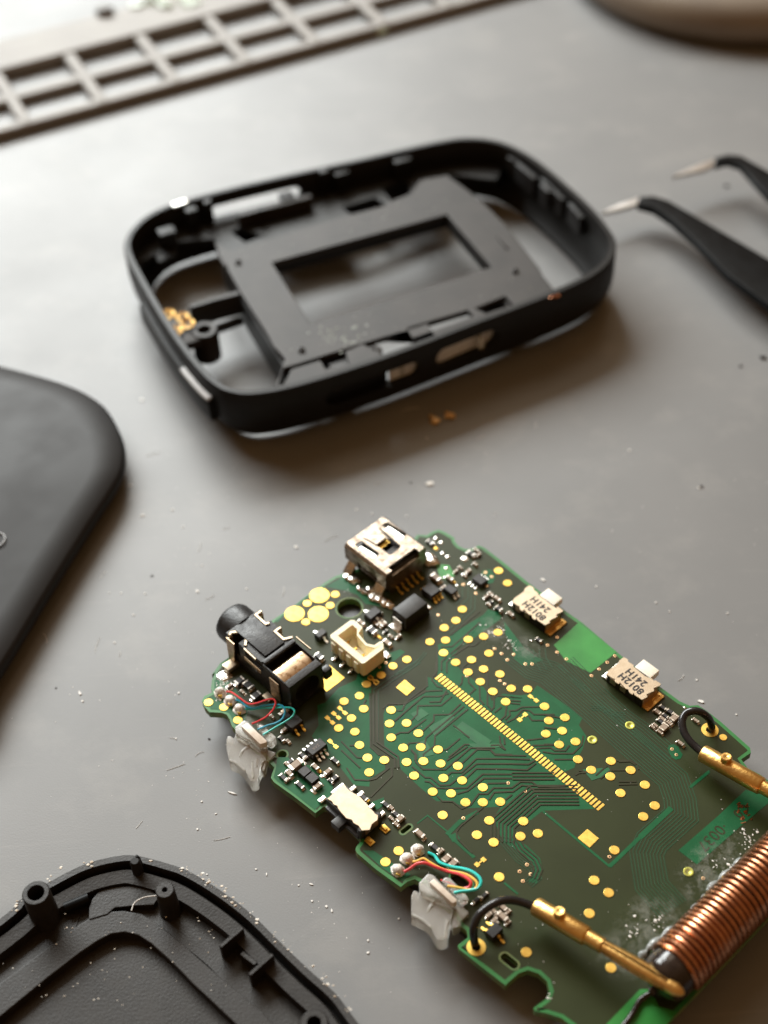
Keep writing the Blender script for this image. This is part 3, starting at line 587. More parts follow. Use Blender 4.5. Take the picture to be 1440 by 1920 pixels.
for a in [
    # between the white socket and the black diode
    ('res','D1',880,365,1.15,0.85,0.5,'u'),('cap','D1',1065,262,0.8,0.55,0.45,'v'),('cap','D1',942,252,0.7,0.4,0.35,'u'),('cap','D1',1135,570,1.15,0.55,0.5,'u'),
    ('cap','D1',695,235,1.0,0.45,0.4,'u'),('res','D1',1100,385,0.6,0.3,0.3,'v'),('cap','D1',1325,470,0.7,0.4,0.4,'v'),('cap','D1',1195,465,0.6,0.35,0.35,'u'),
    ('res','D1',1010,60,0.7,0.35,0.35,'u'),('cap','D1',1030,180,0.6,0.35,0.3,'u'),
    # right of the USB socket
    ('res','D2',595,140,0.9,0.5,0.4,'u'),('cap','D2',695,730,1.4,0.75,0.6,'u'),('cap','D2',930,745,1.0,0.5,0.45,'u'),('cap','D2',1105,570,0.6,0.32,0.3,'u'),
    ('cap','D2',1030,630,0.6,0.32,0.3,'v'),('cap','D2',1240,630,0.75,0.45,0.4,'v'),('res','D2',1290,330,1.1,0.6,0.45,'u'),('cap','D2',1360,510,0.6,0.35,0.35,'u'),
    ('cap','D2',1180,710,0.6,0.3,0.3,'u'),('cap','D2',820,900,0.7,0.4,0.4,'v'),('cap','D2',1375,270,0.7,0.35,0.35,'u'),('cap','D2',1420,350,0.6,0.35,0.35,'v'),
    ('cap','R2',880,690,0.7,0.4,0.35,'u'),('cap','R2',930,725,0.9,0.45,0.4,'u'),('res','R2',880,755,0.7,0.35,0.3,'v'),('cap','R2',848,710,0.7,0.35,0.35,'v'),('fer','R2',940,800,0.9,0.6,0.5,'u'),
    ('cap','R2',1030,840,0.9,0.42,0.4,'u'),('cap','R2',865,770,0.6,0.3,0.3,'u'),('res','M1',770,1140,0.8,0.45,0.35,'u'),
    # under the jack
    ('res','J',270,915,1.15,0.75,0.55,'v'),('res','J',440,1068,1.2,0.8,0.6,'v'),('res','J',1100,660,1.1,0.7,0.55,'u'),('cap','J',170,965,0.7,0.4,0.4,'v'),('fer','J',360,960,1.3,0.9,0.5,'u'),
    ('cap','J',300,1030,0.6,0.35,0.3,'u'),('cap','R4',690,430,0.7,0.4,0.35,'v'),('cap','R4',600,330,0.6,0.35,0.3,'u'),
    # cluster by the small hole
    ('cap','D3',670,650,1.7,0.85,0.75,'v'),('res','D3',580,600,0.8,0.45,0.35,'v'),('cap','D3',1000,690,0.95,0.5,0.45,'u'),('cap','D3',560,800,1.0,0.5,0.5,'u'),
    ('cap','D3',1210,770,0.95,0.5,0.5,'v'),('cap','D3',1035,1015,1.05,0.55,0.5,'v'),('res','D3',1330,880,0.8,0.5,0.3,'v'),('res','D3',1260,930,0.7,0.35,0.3,'u'),('cap','D3',530,910,0.6,0.35,0.35,'v'),
    ('res','D3',460,870,1.1,0.5,0.35,'u'),('res','D3',740,1000,1.15,0.5,0.35,'u'),('cap','D3',830,545,0.6,0.35,0.3,'v'),('res','D3',780,500,0.9,0.45,0.3,'u'),('res','D3',1335,590,1.05,0.45,0.35,'u'),('cap','D3',520,650,0.7,0.35,0.3,'u'),
    ('res','D3',430,220,0.9,0.45,0.35,'u'),('cap','D3',540,265,0.6,0.4,0.3,'u'),
    # right of the slide switch
    ('res','D5',1110,520,1.0,0.45,0.35,'u'),('cap','D5',1200,570,0.6,0.4,0.35,'u'),('cap','D5',1350,755,0.95,0.55,0.5,'v'),('res','D5',1280,680,0.9,0.45,0.35,'u'),('cap','D5',1200,745,0.6,0.35,0.3,'u'),('res','D5',740,400,1.05,0.5,0.4,'u'),
    ('cap','D5',1290,850,0.7,0.4,0.35,'u'),
    ('cap','T3',195,1165,1.25,0.55,0.5,'u'),('res','T3',400,1350,1.2,0.5,0.4,'u'),('cap','D6',775,230,1.0,0.65,0.55,'v'),('cap','D6',880,300,1.05,0.65,0.55,'v'),('cap','D6',690,120,0.7,0.4,0.35,'v'),
    # by the lower wire
    ('res','D8',430,340,1.0,0.4,0.35,'v'),('res','D8',300,420,1.0,0.4,0.35,'v'),('cap','D8',755,545,0.9,0.5,0.4,'u'),('cap','D8',740,690,1.25,0.6,0.5,'u'),('cap','D8',590,600,0.6,0.4,0.3,'u'),('cap','D8',510,670,0.7,0.4,0.35,'v'),
    ('cap','D8',600,760,0.7,0.4,0.35,'v'),('cap','D8',630,820,0.6,0.35,0.3,'v'),('cap','D8',830,625,0.7,0.35,0.3,'v'),('cap','D8',830,800,0.6,0.35,0.3,'v'),('cap','D8',640,690,0.4,0.3,0.3,'u'),
    # by the upper wire
    ('res','D7',345,205,0.9,0.4,0.35,'u'),('res','D7',455,270,0.95,0.45,0.35,'u'),('cap','D7',265,270,0.9,0.45,0.35,'u'),('cap','D7',515,360,1.0,0.7,0.5,'v'),('cap','D7',360,500,1.05,0.75,0.5,'v'),
    ('res','D7',380,330,0.8,0.4,0.3,'u'),('cap','D7',340,375,0.8,0.4,0.35,'u'),('res','D7',310,415,0.9,0.4,0.3,'u'),('cap','D7',230,470,0.6,0.32,0.3,'u'),('cap','D7',190,495,0.6,0.32,0.3,'u'),('cap','D7',300,575,0.8,0.32,0.3,'u'),
    ('cap','D7',445,440,0.7,0.4,0.35,'u'),('cap','D7',610,740,0.9,0.4,0.35,'u'),('cap','D7',840,400,0.8,0.35,0.35,'u')]:
    chip(*a)
for a in [('D2',690,90),('D2',780,160),('D2',655,175),('D2',700,260,0.6,0.5,M_gold),('D2',805,340),('D2',890,400),('D2',1185,430,0.9,0.8),('D2',870,595,0.5,0.4),('D2',850,750,0.4,0.3),('D2',1010,830,0.5,0.35,M_gold),
          ('D2',1055,885,0.4,0.3),('D2',1155,700,0.4,0.35),('R2',723,617,0.32,0.62),('R2',746,634,0.32,0.62),('R2',770,650,0.32,0.62),('R2',815,558,0.25,0.5),('R2',837,572,0.25,0.5),('R2',858,586,0.25,0.5),
          ('D3',1075,780,0.5,0.45,M_gold),('D3',820,640,0.4,0.4),('D3',970,1120,0.9,0.4),('D3',1110,865,0.5,0.35),('R4',400,170,0.5,0.4),('R4',280,120,0.9,0.8),('J',120,870,1.6,1.4),('J',170,1000,0.9,0.8),
          ('D1',1000,492,0.85,0.4,M_gold),('D1',740,300,0.45,0.35,M_gold),('R3',735,985,0.4,0.3),('D7',670,220,0.4,0.25),('R7',130,500,0.8,0.4),('M1',640,1170,0.35,0.25)]:
    tinpad(*a)
# ICs with gull-wing legs
def gull(name, cu_, cv_, L, W, H, legs, rot=0.0, M=M_blk, legM=M_tin, reach=0.55, mark=None):
    co, si = math.cos(rot), math.sin(rot); tr = lambda x, y: (cu_+x*co-y*si, cv_+x*si+y*co)
    mb = MB(); mb.box((cu_, cv_, TOP+0.1+H/2), (L, W, H), rot, 0.93); o = mb.build(name, M, board, bevel=0.05, seg=1)
    for (x, s_) in legs:
        pts = [(x, s_*(W/2-0.02), H*0.55), (x, s_*(W/2+reach*0.3), H*0.52), (x, s_*(W/2+reach*0.5), 0.10), (x, s_*(W/2+reach), 0.07)]
        lm = MB()
        for i in range(3):
            (x0, y0, z0), (x1, y1, z1) = pts[i], pts[i+1]; hw = 0.14; vs = []
            for (xx, yy, zz) in ((x0, y0, z0), (x1, y1, z1)):
                for dx in (-hw, hw):
                    for dz in (0, 0.09): vs.append((*tr(xx+dx, yy), TOP+zz+dz))
            lm.add(vs, [(0,1,3,2), (4,6,7,5), (0,4,5,1), (2,3,7,6), (0,2,6,4), (1,5,7,3)])
        lm.blob((*tr(x, s_*(W/2+reach)), TOP+0.06), 0.17, 1, 0.1, (1, 1, 0.6))
        lm.build("leg", legM, o)
    return o
u_, v_ = B('D3', 1010, 370, 0.9); ic = gull("logic_chip", u_, v_, 1.35, 2.9, 0.85, [], 0)
for k in range(3):
    pass
def ic_v(name, reg, x, y, along_v, wid_u, H, n1, n2, leg=M_tin, reach=0.6):
    u_, v_ = B(reg, x, y, H); sp_ = along_v/max(n1, n2, 1)
    l1 = [((i-(n1-1)/2)*sp_, -1) for i in range(n1)]; l2 = [((i-(n2-1)/2)*sp_, 1) for i in range(n2)]
    return gull(name, u_, v_, along_v, wid_u, H, l1 + l2, math.pi/2, legM=leg, reach=reach)
bpy.data.objects.remove(ic)
ic = ic_v("logic_chip", 'D3', 1015, 365, 2.3, 1.3, 0.9, 3, 4)
u_, v_ = B('D3', 1010, 360, 1.0); letters("ZAR", u_, v_, TOP+1.002, 0.5, -math.pi/2, mat("faint_print", (0.16,0.12,0.10), 0.6), ic, name="marking")
ic_v("transistor", 'R4', 765, 375, 1.8, 1.3, 0.9, 2, 1, leg=M_gold); ic_v("transistor", 'R4', 700, 330, 1.0, 1.0, 0.7, 0, 1)
ic_v("transistor", 'D1', 890, 85, 1.9, 1.25, 0.85, 1, 1, reach=0.8); ic_v("transistor", 'R1', 965, 990, 1.4, 0.9, 0.75, 1, 1, reach=0.7)
ic_v("transistor", 'D2', 945, 945, 1.1, 1.5, 0.7, 2, 1, reach=0.35); ic_v("driver_chip", 'D2', 615, 950, 1.6, 1.9, 0.9, 3, 2, leg=M_gold, reach=0.45)
ic_v("regulator_chip", 'R2', 800, 585, 1.3, 1.6, 0.6, 0, 0); ic_v("transistor", 'D8', 600, 940, 1.6, 1.1, 0.8, 1, 2, leg=M_gold, reach=0.75)
for x, y, a, b in ((820,770,1.15,1.2),(950,880,1.2,1.2)):
    u_, v_ = B('D3', x, y, 0.75); MB().box((u_, v_, TOP+0.42), (a, b, 0.72), 0, 0.95).build("crystal_chip", M_blk, board, bevel=0.05, seg=1)
# big black diode with folded end tabs
d_ = MB().hexa([(*UV(-84.35,73.2),TOP+0.1),(*UV(-81.75,73.2),TOP+0.1),(*UV(-81.75,77.2),TOP+0.1),(*UV(-84.35,77.2),TOP+0.1)],
               [(*UV(-84.15,73.5),TOP+2.0),(*UV(-81.95,73.5),TOP+2.0),(*UV(-81.95,77.0),TOP+2.0),(*UV(-84.15,77.0),TOP+2.0)]).build("power_diode", M_blk, board, bevel=0.08)
for s_, v_ in ((-1, 73.2), (1, 77.2)):
    t_ = MB(); cu_ = -83.05-U0; vv = v_-V0
    t_.box((cu_, vv+s_*0.12, TOP+0.75), (1.5, 0.14, 1.1)); t_.box((cu_, vv+s_*0.35, TOP+0.16), (1.5, 0.6, 0.14)); t_.box((cu_, vv+s_*0.62, TOP+0.1), (1.8, 0.5, 0.14), 0, 0.8)
    t_.build("end_tab", M_tin, d_, bevel=0.03, seg=1)

# ---------------------------------------------------------------- USB socket (mini, opening over the board edge)
u0_, u1_, v0_, v1_ = -94.7-U0, -87.35-U0, 75.3-V0, 82.15-V0
uc, vc = (u0_+u1_)/2, (v0_+v1_)/2
ring = [(vc-3.42, 1.5), (vc-3.42, 3.6), (vc-3.1, 3.95), (vc+3.1, 3.95), (vc+3.42, 3.6), (vc+3.42, 1.5), (vc+2.7, 0.55), (vc+2.7, 0.05), (vc-2.7, 0.05), (vc-2.7, 0.55)]
us = MB(); nn = len(ring); t_ = 0.28
inr = [(vc+(a-vc)*(1-t_/3.4), 2.0+(z-2.0)*(1-t_/1.95)) for a, z in ring]
vs = [(u, a, TOP+z) for u in (u0_, u1_) for a, z in ring] + [(u, a, TOP+z) for u in (u0_, u1_-0.5) for a, z in inr]
fs = []
for i in range(nn):
    j = (i+1) % nn
    fs += [(i, j, nn+j, nn+i), (2*nn+i, 3*nn+i, 3*nn+j, 2*nn+j), (i, 2*nn+i, 2*nn+j, j)]
fs += [[nn+i for i in range(nn)], [3*nn+i for i in range(nn)]]
us.add(vs, fs); usb = us.build("usb_socket", M_usb, board, smooth=False)
def bx(x0, x1, y0, y1, z0, z1): return MB().box(((x0+x1)/2, (y0+y1)/2, (z0+z1)/2), (x1-x0, y1-y0, z1-z0))
def uvU(x, y): q = B('U', x, y, 4.0); return q
def cutpoly(pts, z0, z1, reg='U', h=3.95): return MB().prism(Bs(reg, pts, h), TOP+z0, TOP+z1)
cut(usb, [cutpoly([(585,240),(660,190),(905,350),(895,372),(835,420),(820,418)], 3.4, 4.6), cutpoly([(235,490),(330,435),(560,600),(550,620),(490,672),(480,668)], 3.4, 4.6),
          cutpoly([(535,270),(560,270),(830,500),(825,525),(715,615),(680,615),(590,545),(350,410),(362,398),(520,480),(630,400),(690,430)], 3.4, 4.6),
          bx(u1_-0.75, u1_+0.5, vc-2.3, vc+2.2, TOP+2.9, TOP+4.3)])
cut(usb, [bx(u0_+2.2, u1_-1.6, v0_-0.3, v0_+0.5, TOP+1.2, TOP+2.4)])
M_ins = mat("socket_insert", (0.02, 0.018, 0.016), 0.5)
bx(u0_+0.9, u1_-0.35, vc-2.7, vc+2.7, TOP+0.4, TOP+3.2).build("insert", M_ins, usb, bevel=0.1, seg=1)
for (a, b) in (((300,500),(500,640)), ((660,240),(850,395))):            # sprung fingers in the two slots
    A_ = Vector((*B('U', *a, 3.9), TOP+3.55)); B_ = Vector((*B('U', *b, 3.9), TOP+3.85)); mid = A_.lerp(B_, 0.3)
    s_ = MB(); dd = (B_-A_).normalized(); sd = Vector((-dd.y, dd.x, 0))*0.27
    for P_, Q_ in ((A_, mid), (mid, B_)):
        s_.hexa([P_-sd-Vector((0,0,.1)), Q_-sd-Vector((0,0,.1)), Q_+sd-Vector((0,0,.1)), P_+sd-Vector((0,0,.1))], [P_-sd, Q_-sd, Q_+sd, P_+sd])
    s_.build("spring_finger", M_tin, usb, smooth=False)
cc = Bs('U', [(495,440),(600,370),(690,440),(570,530)], 3.7)
MB().prism(cc, TOP+3.3, TOP+3.42, None).build("contact_tongue", M_gold, usb, smooth=False)
cc = Bs('U', [(570,540),(690,440),(745,480),(640,560)], 3.5)
MB().prism(cc, TOP+3.1, TOP+3.2).build("contact_tongue", M_tin, usb, smooth=False)
for i in range(5):                                                        # rear pins
    v_ = vc-1.7+0.85*i; mb = MB(); mb.tube([(u1_-0.1, v_, TOP+0.55), (u1_+0.2, v_, TOP+0.5), (u1_+0.4, v_, TOP+0.12), (u1_+0.8, v_, TOP+0.08)], 0.11, 6); mb.blob((u1_+0.95, v_, TOP+0.08), 0.2, 1, 0.15, (1.3,1,0.6))
    mb.build("pin", M_gold, usb)
def solder(name, pts, r, parent=board, M=M_sold, jit=0.16, z=0.15):
    mb = MB()
    for (reg, x, y, rr) in pts:
        u_, v_ = B(reg, x, y, 0.3*rr); mb.blob((u_, v_, TOP+z), rr*r, 2, jit, (1.2, 1.0, 0.55))
    return mb.build(name, M, parent)
for l_ in ([('U',150,900,0.7),('U',215,930,0.8),('U',260,935,0.7)], [('U',380,1090,0.7),('U',440,1060,0.6),('U',300,1050,.5)], [('U',480,1160,0.8),('U',560,1190,0.9),('U',630,1220,0.9),('U',690,1270,0.7),('U',520,1110,.8)],
           [('U',1215,640,1.0),('U',1240,690,1.1),('U',1190,700,0.9)]):
    solder("solder_joint", l_, 0.75)
for (uu, vv, w_, side) in ((u0_+1.2, v0_, 1.3, -1), (u1_-1.0, v0_, 1.5, -1), (u0_+1.3, v1_, 1.2, 1), (u1_-1.0, v1_, 1.4, 1)):
    mb = MB(); mb.hexa([(uu-w_/2, vv, TOP+0.1), (uu+w_/2, vv, TOP+0.1), (uu+w_/2, vv+side*1.15, TOP+0.05), (uu-w_/2, vv+side*1.15, TOP+0.05)],
                       [(uu-w_/2, vv-side*0.05, TOP+1.5), (uu+w_/2, vv-side*0.05, TOP+1.5), (uu+w_/2, vv+side*1.1, TOP+0.2), (uu-w_/2, vv+side*1.1, TOP+0.2)]); mb.build("solder_tab", M_sold, usb, bevel=0.12)

# ---------------------------------------------------------------- headphone jack
jb = MB(); ja, jz = -93.9-U0, 4.85
jv0, jv1 = 55.75-V0, 60.95-V0; jc = (jv0+jv1)/2
jb.box(((-93.6-82.3)/2-U0, jc, TOP+2.35), (11.3, 4.9, 4.5))
jack = jb.build("headphone_jack", M_jack, board, bevel=0.12)
cut(jack, [bx(-92.9-U0, -91.3-U0, jv0-0.5, jv0+1.25, TOP+2.2, TOP+6), bx(-93.0-U0, -91.3-U0, jv1-1.0, jv1+0.5, TOP+2.2, TOP+6), bx(-89.6-U0, -88.2-U0, jv1-1.0, jv1+0.5, TOP+2.2, TOP+6),
           bx(-87.3-U0, -83.3-U0, jv0+0.3, jv1-0.3, TOP+2.6, TOP+6), MB().lathe((-83.6-U0, jc, TOP+2.3), (1,0,0), [(0,1.75),(2.5,1.75)], 30),
           bx(-90.2-U0, -87.0-U0, jv0-0.5, jv0+0.3, TOP+3.6, TOP+6)])
nz = MB(); nz.lathe((-93.5-U0, jc+0.2, TOP+2.35), (-1,0,0), [(0,2.45),(2.3,2.45),(2.75,2.30),(2.95,2.05),(2.95,1.55),(0.2,1.5)], 40, caps=False); nz.build("nozzle", M_jack, jack)
MB().box((-90.2-U0, jc-0.1, TOP+4.72), (5.4, 2.9, 0.35)).build("top_rail", M_jack, jack, bevel=0.08)
MB().box((-86.9-U0, jc, TOP+4.72), (0.5, 4.6, 0.5)).build("cross_rib", M_jack, jack, bevel=0.06)
def strap(pts, wd, M=M_cream, name="spring_contact"):
    mb = MB(); mb.stroke([UV(a, b) for a, b in pts], wd, TOP+4.55, TOP+4.78); return mb.build(name, M, jack, bevel=0.04, seg=1)
strap([(-90.4, 56.2), (-91.25, 57.1), (-92.4, 57.15), (-93.1, 56.3), (-92.9, 55.9)], 0.34); strap([(-93.1, 60.9), (-93.1, 60.0), (-91.2, 59.95), (-91.05, 60.4)], 0.34)
strap([(-89.6, 60.9), (-89.6, 60.0), (-88.0, 59.95), (-87.5, 60.9)], 0.34); strap([(-90.2, 55.85), (-88.0, 55.8)], 0.22); strap([(-87.3, 61.2), (-84.7, 61.2)], 0.16)
for x0, x1, y in ((-92.9, -91.4, 55.9), (-93.0, -91.4, 60.6), (-89.6, -88.3, 60.6)):
    bx(x0-U0, x0+0.2-U0, y-0.3-V0, y+0.3-V0, TOP+0.2, TOP+4.5).build("spring_contact", M_cream, jack, bevel=0.05, seg=1)
sp_ = MB(); prof = [(-86.2, 2.9), (-86.1, 3.7), (-85.6, 4.2), (-84.3, 4.25), (-83.7, 3.9), (-83.5, 3.1)]; vs = []; 
for (x, z) in prof:
    for y in (56.15, 60.55): vs += [(x-U0, y-V0, TOP+z), (x-U0, y-V0, TOP+z-0.16)]
fs = []
for i in range(len(prof)-1):
    a = i*4; fs += [(a, a+4, a+6, a+2), (a+1, a+3, a+7, a+5), (a, a+1, a+5, a+4), (a+2, a+6, a+7, a+3)]
sp_.add(vs, fs); sp_.build("sprung_plate", mat("spotted_nickel", (0.85,0.68,0.48), 0.4, 1.0, col2=(0.38,0.22,0.11), nscale=1.8, lo=0.5, hi=0.68, bump=0.02), jack)
MB().box((-82.5-U0, jv1+0.5, TOP+2.3), (0.9, 1.1, 1.5)).build("locating_lug", M_jack, jack, bevel=0.2)
M_worn = mat("worn_contact", (0.60, 0.46, 0.31), 0.42, 1.0, col2=(0.25, 0.15, 0.08), nscale=1.6, lo=0.5, hi=0.7)
MB().hexa([(-93.2-U0,jv0-0.32,TOP+0.3),(-92.2-U0,jv0-0.32,TOP+0.3),(-92.2-U0,jv0-0.12,TOP+0.3),(-93.2-U0,jv0-0.12,TOP+0.3)], [(-93.1-U0,jv0-0.3,TOP+4.5),(-91.6-U0,jv0-0.3,TOP+4.5),(-91.6-U0,jv0-0.1,TOP+4.5),(-93.1-U0,jv0-0.1,TOP+4.5)]).build("side_contact", M_worn, jack, bevel=0.04, seg=1)
MB().box((-88.6-U0, jv0-0.1, TOP+3.3), (3.0, 0.16, 0.5)).build("side_contact", M_worn, jack, bevel=0.04, seg=1)
MB().box((-84.8-U0, jv0-0.08, TOP+2.2), (1.6, 0.2, 3.2)).build("side_contact", M_worn, jack, bevel=0.05, seg=1)
bx(-86.5-U0, -85.3-U0, jv0-0.9, jv0-0.05, TOP+0.05, TOP+0.25).build("terminal", M_cream, jack, bevel=0.04)
bx(-92.9-U0, -91.7-U0, jv0-1.6, jv0+0.1, TOP+0.1, TOP+0.8).build("terminal", M_cream, jack, bevel=0.1)
bx(-83.2-U0, -82.5-U0, jv0-0.9, jv0, TOP+0.05, TOP+0.5).build("terminal", M_cream, jack, bevel=0.1)

# ---------------------------------------------------------------- white battery socket (three pins)
x0, x1, y0, y1 = -86.1-U0, -80.15-U0, 64.95-V0, 68.75-V0; hz = 2.6
outer = [(x0,y0+.3),(x0+.4,y0),(x1-.2,y0),(x1,y0+.3),(x1,y1-.5),(x1-.6,y1),(x1-1.15,y1),(x1-1.2,y1-0.9),(x1-2.0,y1-1.35),(x0+2.2,y1-1.0),(x0+1.9,y1-0.1),(x0+1.6,y1),(x0+.3,y1),(x0,y1-.3)]
inn = [(x0+.75,y0+.85),(x1-.7,y0+.85),(x1-.7,y1-.7),(x1-.8,y1-1.2),(x1-1.8,y1-1.7),(x0+2.3,y1-1.4),(x0+1.6,y1-.7),(x0+.75,y1-.7)]
sock = plate("battery_socket", [outer, inn], TOP+0.3, TOP+hz, M_ivory, board, bevel=0.07)
MB().prism([(x0+.2,y0+.2),(x1-.2,y0+.2),(x1-.3,y1-1.2),(x1-1.5,y1-1.6),(x0+2.2,y1-1.5),(x0+1.6,y1-.4),(x0+.2,y1-.4)], TOP+0.15, TOP+0.75).build("floor", M_white, sock, smooth=False)
for i in range(4):
    MB().box((x0+1.0+1.3*i, y0-0.12, TOP+1.3), (0.7, 0.22, 1.7)).build("rib", M_ivory, sock, bevel=0.08)
for i in range(3):
    xx = x0+1.45+1.35*i
    MB().box((xx, y0+1.2, TOP+1.25), (0.26, 1.3, 0.26)).build("pin", M_gold, sock, bevel=0.04, seg=1)
    mb = MB(); mb.box((xx, y0-0.35, TOP+0.2), (0.35, 0.5, 0.25)); mb.blob((xx, y0-0.65, TOP+0.12), 0.28, 1, 0.15, (1,1.1,0.7)); mb.build("tail", M_sold, sock, bevel=0.0)
for xx in (x0+0.1, x1-0.9):
    MB().box((xx+0.35, y1+0.25, TOP+0.18), (1.0, 0.7, 0.3)).build("anchor", M_sold, sock, bevel=0.05)
MB().box((x0+1.1, y1-1.9, TOP+0.77), (0.05, 1.1, 0.02), 0.0).build("groove", M_hole, sock, smooth=False)

# ---------------------------------------------------------------- two side push switches
def push_switch(reg, top_pts, uc_, vc_):
    H = 1.6; mb = MB()
    mb.box((uc_, vc_, TOP+0.72), (5.1, 3.1, 1.38)); sw = mb.build("push_switch", M_blk, board, bevel=0.05, seg=1)
    pl = MB().prism(Bs(reg, top_pts, H), TOP+1.42, TOP+1.58).build("cover_plate", M_cream, sw, bevel=0.03, seg=1)
    MB().box((uc_+0.05, vc_+2.35, TOP+0.75), (2.3, 1.75, 1.0)).build("plunger", M_white, sw, bevel=0.09)
    # folded earth tabs at both ends
    t_ = MB(); ue = uc_+2.62; t_.box((ue, vc_-0.1, TOP+0.75), (0.16, 2.6, 1.4)); t_.build("side_tab", M_cream, sw, bevel=0.05, seg=1)
    t_ = MB(); t_.box((ue+0.45, vc_+0.0, TOP+0.13), (0.95, 3.0, 0.2)); t_.build("earth_tab", M_brass, sw, bevel=0.08)
    pts = [(ue+0.30, vc_-1.3), (ue+0.62, vc_-0.8), (ue+0.62, vc_-0.3), (ue+0.25, vc_+0.1), (ue+0.3, vc_+0.6), (ue+0.5, vc_+1.2)]
    MB().tube([(a, b, TOP+0.24) for a, b in smooth_open(pts, 5)], 0.09, 8).build("solder_fillet", M_brass, sw)
    t_ = MB(); t_.box((uc_-2.85, vc_+0.1, TOP+0.16), (0.9, 3.0, 0.26)); t_.build("earth_tab", M_tin, sw, bevel=0.07)
    t_ = MB(); t_.box((uc_-2.62, vc_+0.1, TOP+0.7), (0.16, 1.6, 1.2)); t_.build("side_tab", M_cream, sw, bevel=0.05, seg=1)
    for k in (-1.55, -0.1, 1.3): MB().box((uc_+k, vc_-1.6, TOP+1.0), (0.8, 0.16, 0.9)).build("plate_lug", M_cream if k != 1.3 else M_blk, sw, bevel=0.04, seg=1)
    cu_ = sum(p[0] for p in Bs(reg, top_pts, H))/len(top_pts); 
    for txt, (a, b), r_ in (("8012H", txtpos[reg][0], 0), ("241H", txtpos[reg][1], 0)):
        x_, y_ = B(reg, a, b, H); letters(txt, x_, y_, TOP+1.588, 1.2, math.pi-0.06, M_ink, sw, bold=0.045, ext=0.006, spc=1.1)
    return sw
txtpos = {'M1': ((690, 620), (800, 510)), 'M2': ((705, 685), (800, 575))}
P1 = [(600,160),(680,205),(685,250),(755,295),(765,335),(960,485),(1085,575),(1110,540),(1205,610),(1200,640),(1090,690),(1100,735),(965,800),(975,840),(880,885),(740,790),(735,755),(700,790),(645,745),(640,700),(590,690),(500,595),(480,640),(420,590),(430,545),(380,530),(285,460),(330,395),(500,275),(515,222)]
P2 = [(575,205),(650,250),(655,290),(745,345),(755,385),(960,550),(1090,600),(1115,635),(1140,620),(1245,690),(1230,720),(1115,770),(1120,820),(985,880),(1000,930),(900,980),(760,890),(755,855),(725,890),(665,840),(660,795),(610,780),(500,670),(480,700),(410,650),(415,605),(365,590),(250,515),(285,455),(480,310),(490,270)]
a_ = [B('M1', *q, 1.6) for q in ((600,165),(285,460),(880,885),(1200,610))]; c1 = (sum(p[0] for p in a_)/4, sum(p[1] for p in a_)/4)
sw1 = push_switch('M1', P1, c1[0], c1[1]); sw1["label"] = "push switch nearer the USB socket"
a_ = [B('M2', *q, 1.6) for q in ((575,205),(250,515),(900,980),(1245,690))]; c2 = (sum(p[0] for p in a_)/4, sum(p[1] for p in a_)/4)
sw2 = push_switch('M2', P2, c2[0], c2[1]); sw2["label"] = "push switch nearer the black wire"

# ---------------------------------------------------------------- slide switch on the left edge
mb = MB(); uc_, vc_ = -67.5-U0, 51.8-V0
mb.box((uc_, vc_, TOP+0.68), (5.7, 2.7, 1.3)); sl = mb.build("slide_switch", M_blk, board, bevel=0.08)
PS = [(420,190),(455,250),(500,290),(560,330),(640,370),(700,420),(760,480),(810,530),(830,570),(900,640),(940,690),(985,705),(975,790),(880,860),(840,960),(700,970),(650,890),(560,840),(540,790),(440,760),(350,660),(300,590),(290,555),(225,530),(200,480),(115,430),(160,400),(260,300),(320,215),(350,220)]
MB().prism(Bs('D5', PS, 1.5), TOP+1.36, TOP+1.55).build("cover_plate", M_cream, sl, bevel=0.04, seg=1)
bx(uc_+2.78, uc_+2.95, vc_-0.9, vc_+0.9, TOP+0.35, TOP+1.45).build("end_plate", M_cream, sl, bevel=0.06)
MB().prism([(uc_-3.1, vc_-0.4), (uc_-2.6, vc_-0.4), (uc_-2.6, vc_+1.3), (uc_-3.1, vc_+1.3)], TOP+0.9, TOP+1.4).build("end_lug", M_tin, sl, bevel=0.06)
MB().box((uc_-0.1, vc_-1.95, TOP+0.25), (1.25, 1.3, 1.0)).build("slider", M_blk, sl, bevel=0.1)
MB().box((uc_, vc_-1.5, TOP+0.2), (5.2, 0.5, 0.5)).build("slider_rail", M_blk, sl, bevel=0.08)
mb = MB(); mb.lathe((uc_+2.55, vc_-1.25, TOP+0.1), (0,0,1), [(0,0.36),(1.2,0.36),(1.35,0.25)], 16); mb.build("corner_post", M_blk, sl)
mb = MB(); mb.lathe((uc_+2.4, vc_+1.35, TOP+0.1), (0,0,1), [(0,0.36),(1.1,0.36),(1.25,0.25)], 16); mb.build("corner_post", M_blk, sl)
for x, y in ((560,260),(690,350),(870,560),(1045,690)):
    u_, v_ = B('D5', x, y, 0.3); MB().box((u_, v_+0.0, TOP+0.22), (0.5, 0.75, 0.35)).build("terminal", M_sold, sl, bevel=0.06)
u_, v_ = B('D5', 800, 450, 0.3); MB().box((u_, v_, TOP+0.2), (0.5, 0.4, 0.3)).build("terminal", M_gold, sl, bevel=0.05)
for x, y in ((840,1150),(1095,940)):
    u_, v_ = B('D5', x, y, 0.1); mb = MB(); mb.box((u_, v_, TOP+0.1), (1.0, 0.75, 0.14)); mb.box((u_-0.1, v_, TOP+0.25), (0.75, 0.35, 0.25)); mb.build("anchor_tab", M_gold, sl, bevel=0.05)
u_, v_ = B('D5', 40, 440, 0.3); mb = MB(); mb.box((u_, v_, TOP+0.2), (0.6, 0.9, 0.35)); mb.build("anchor_tab", M_sold, sl, bevel=0.1)

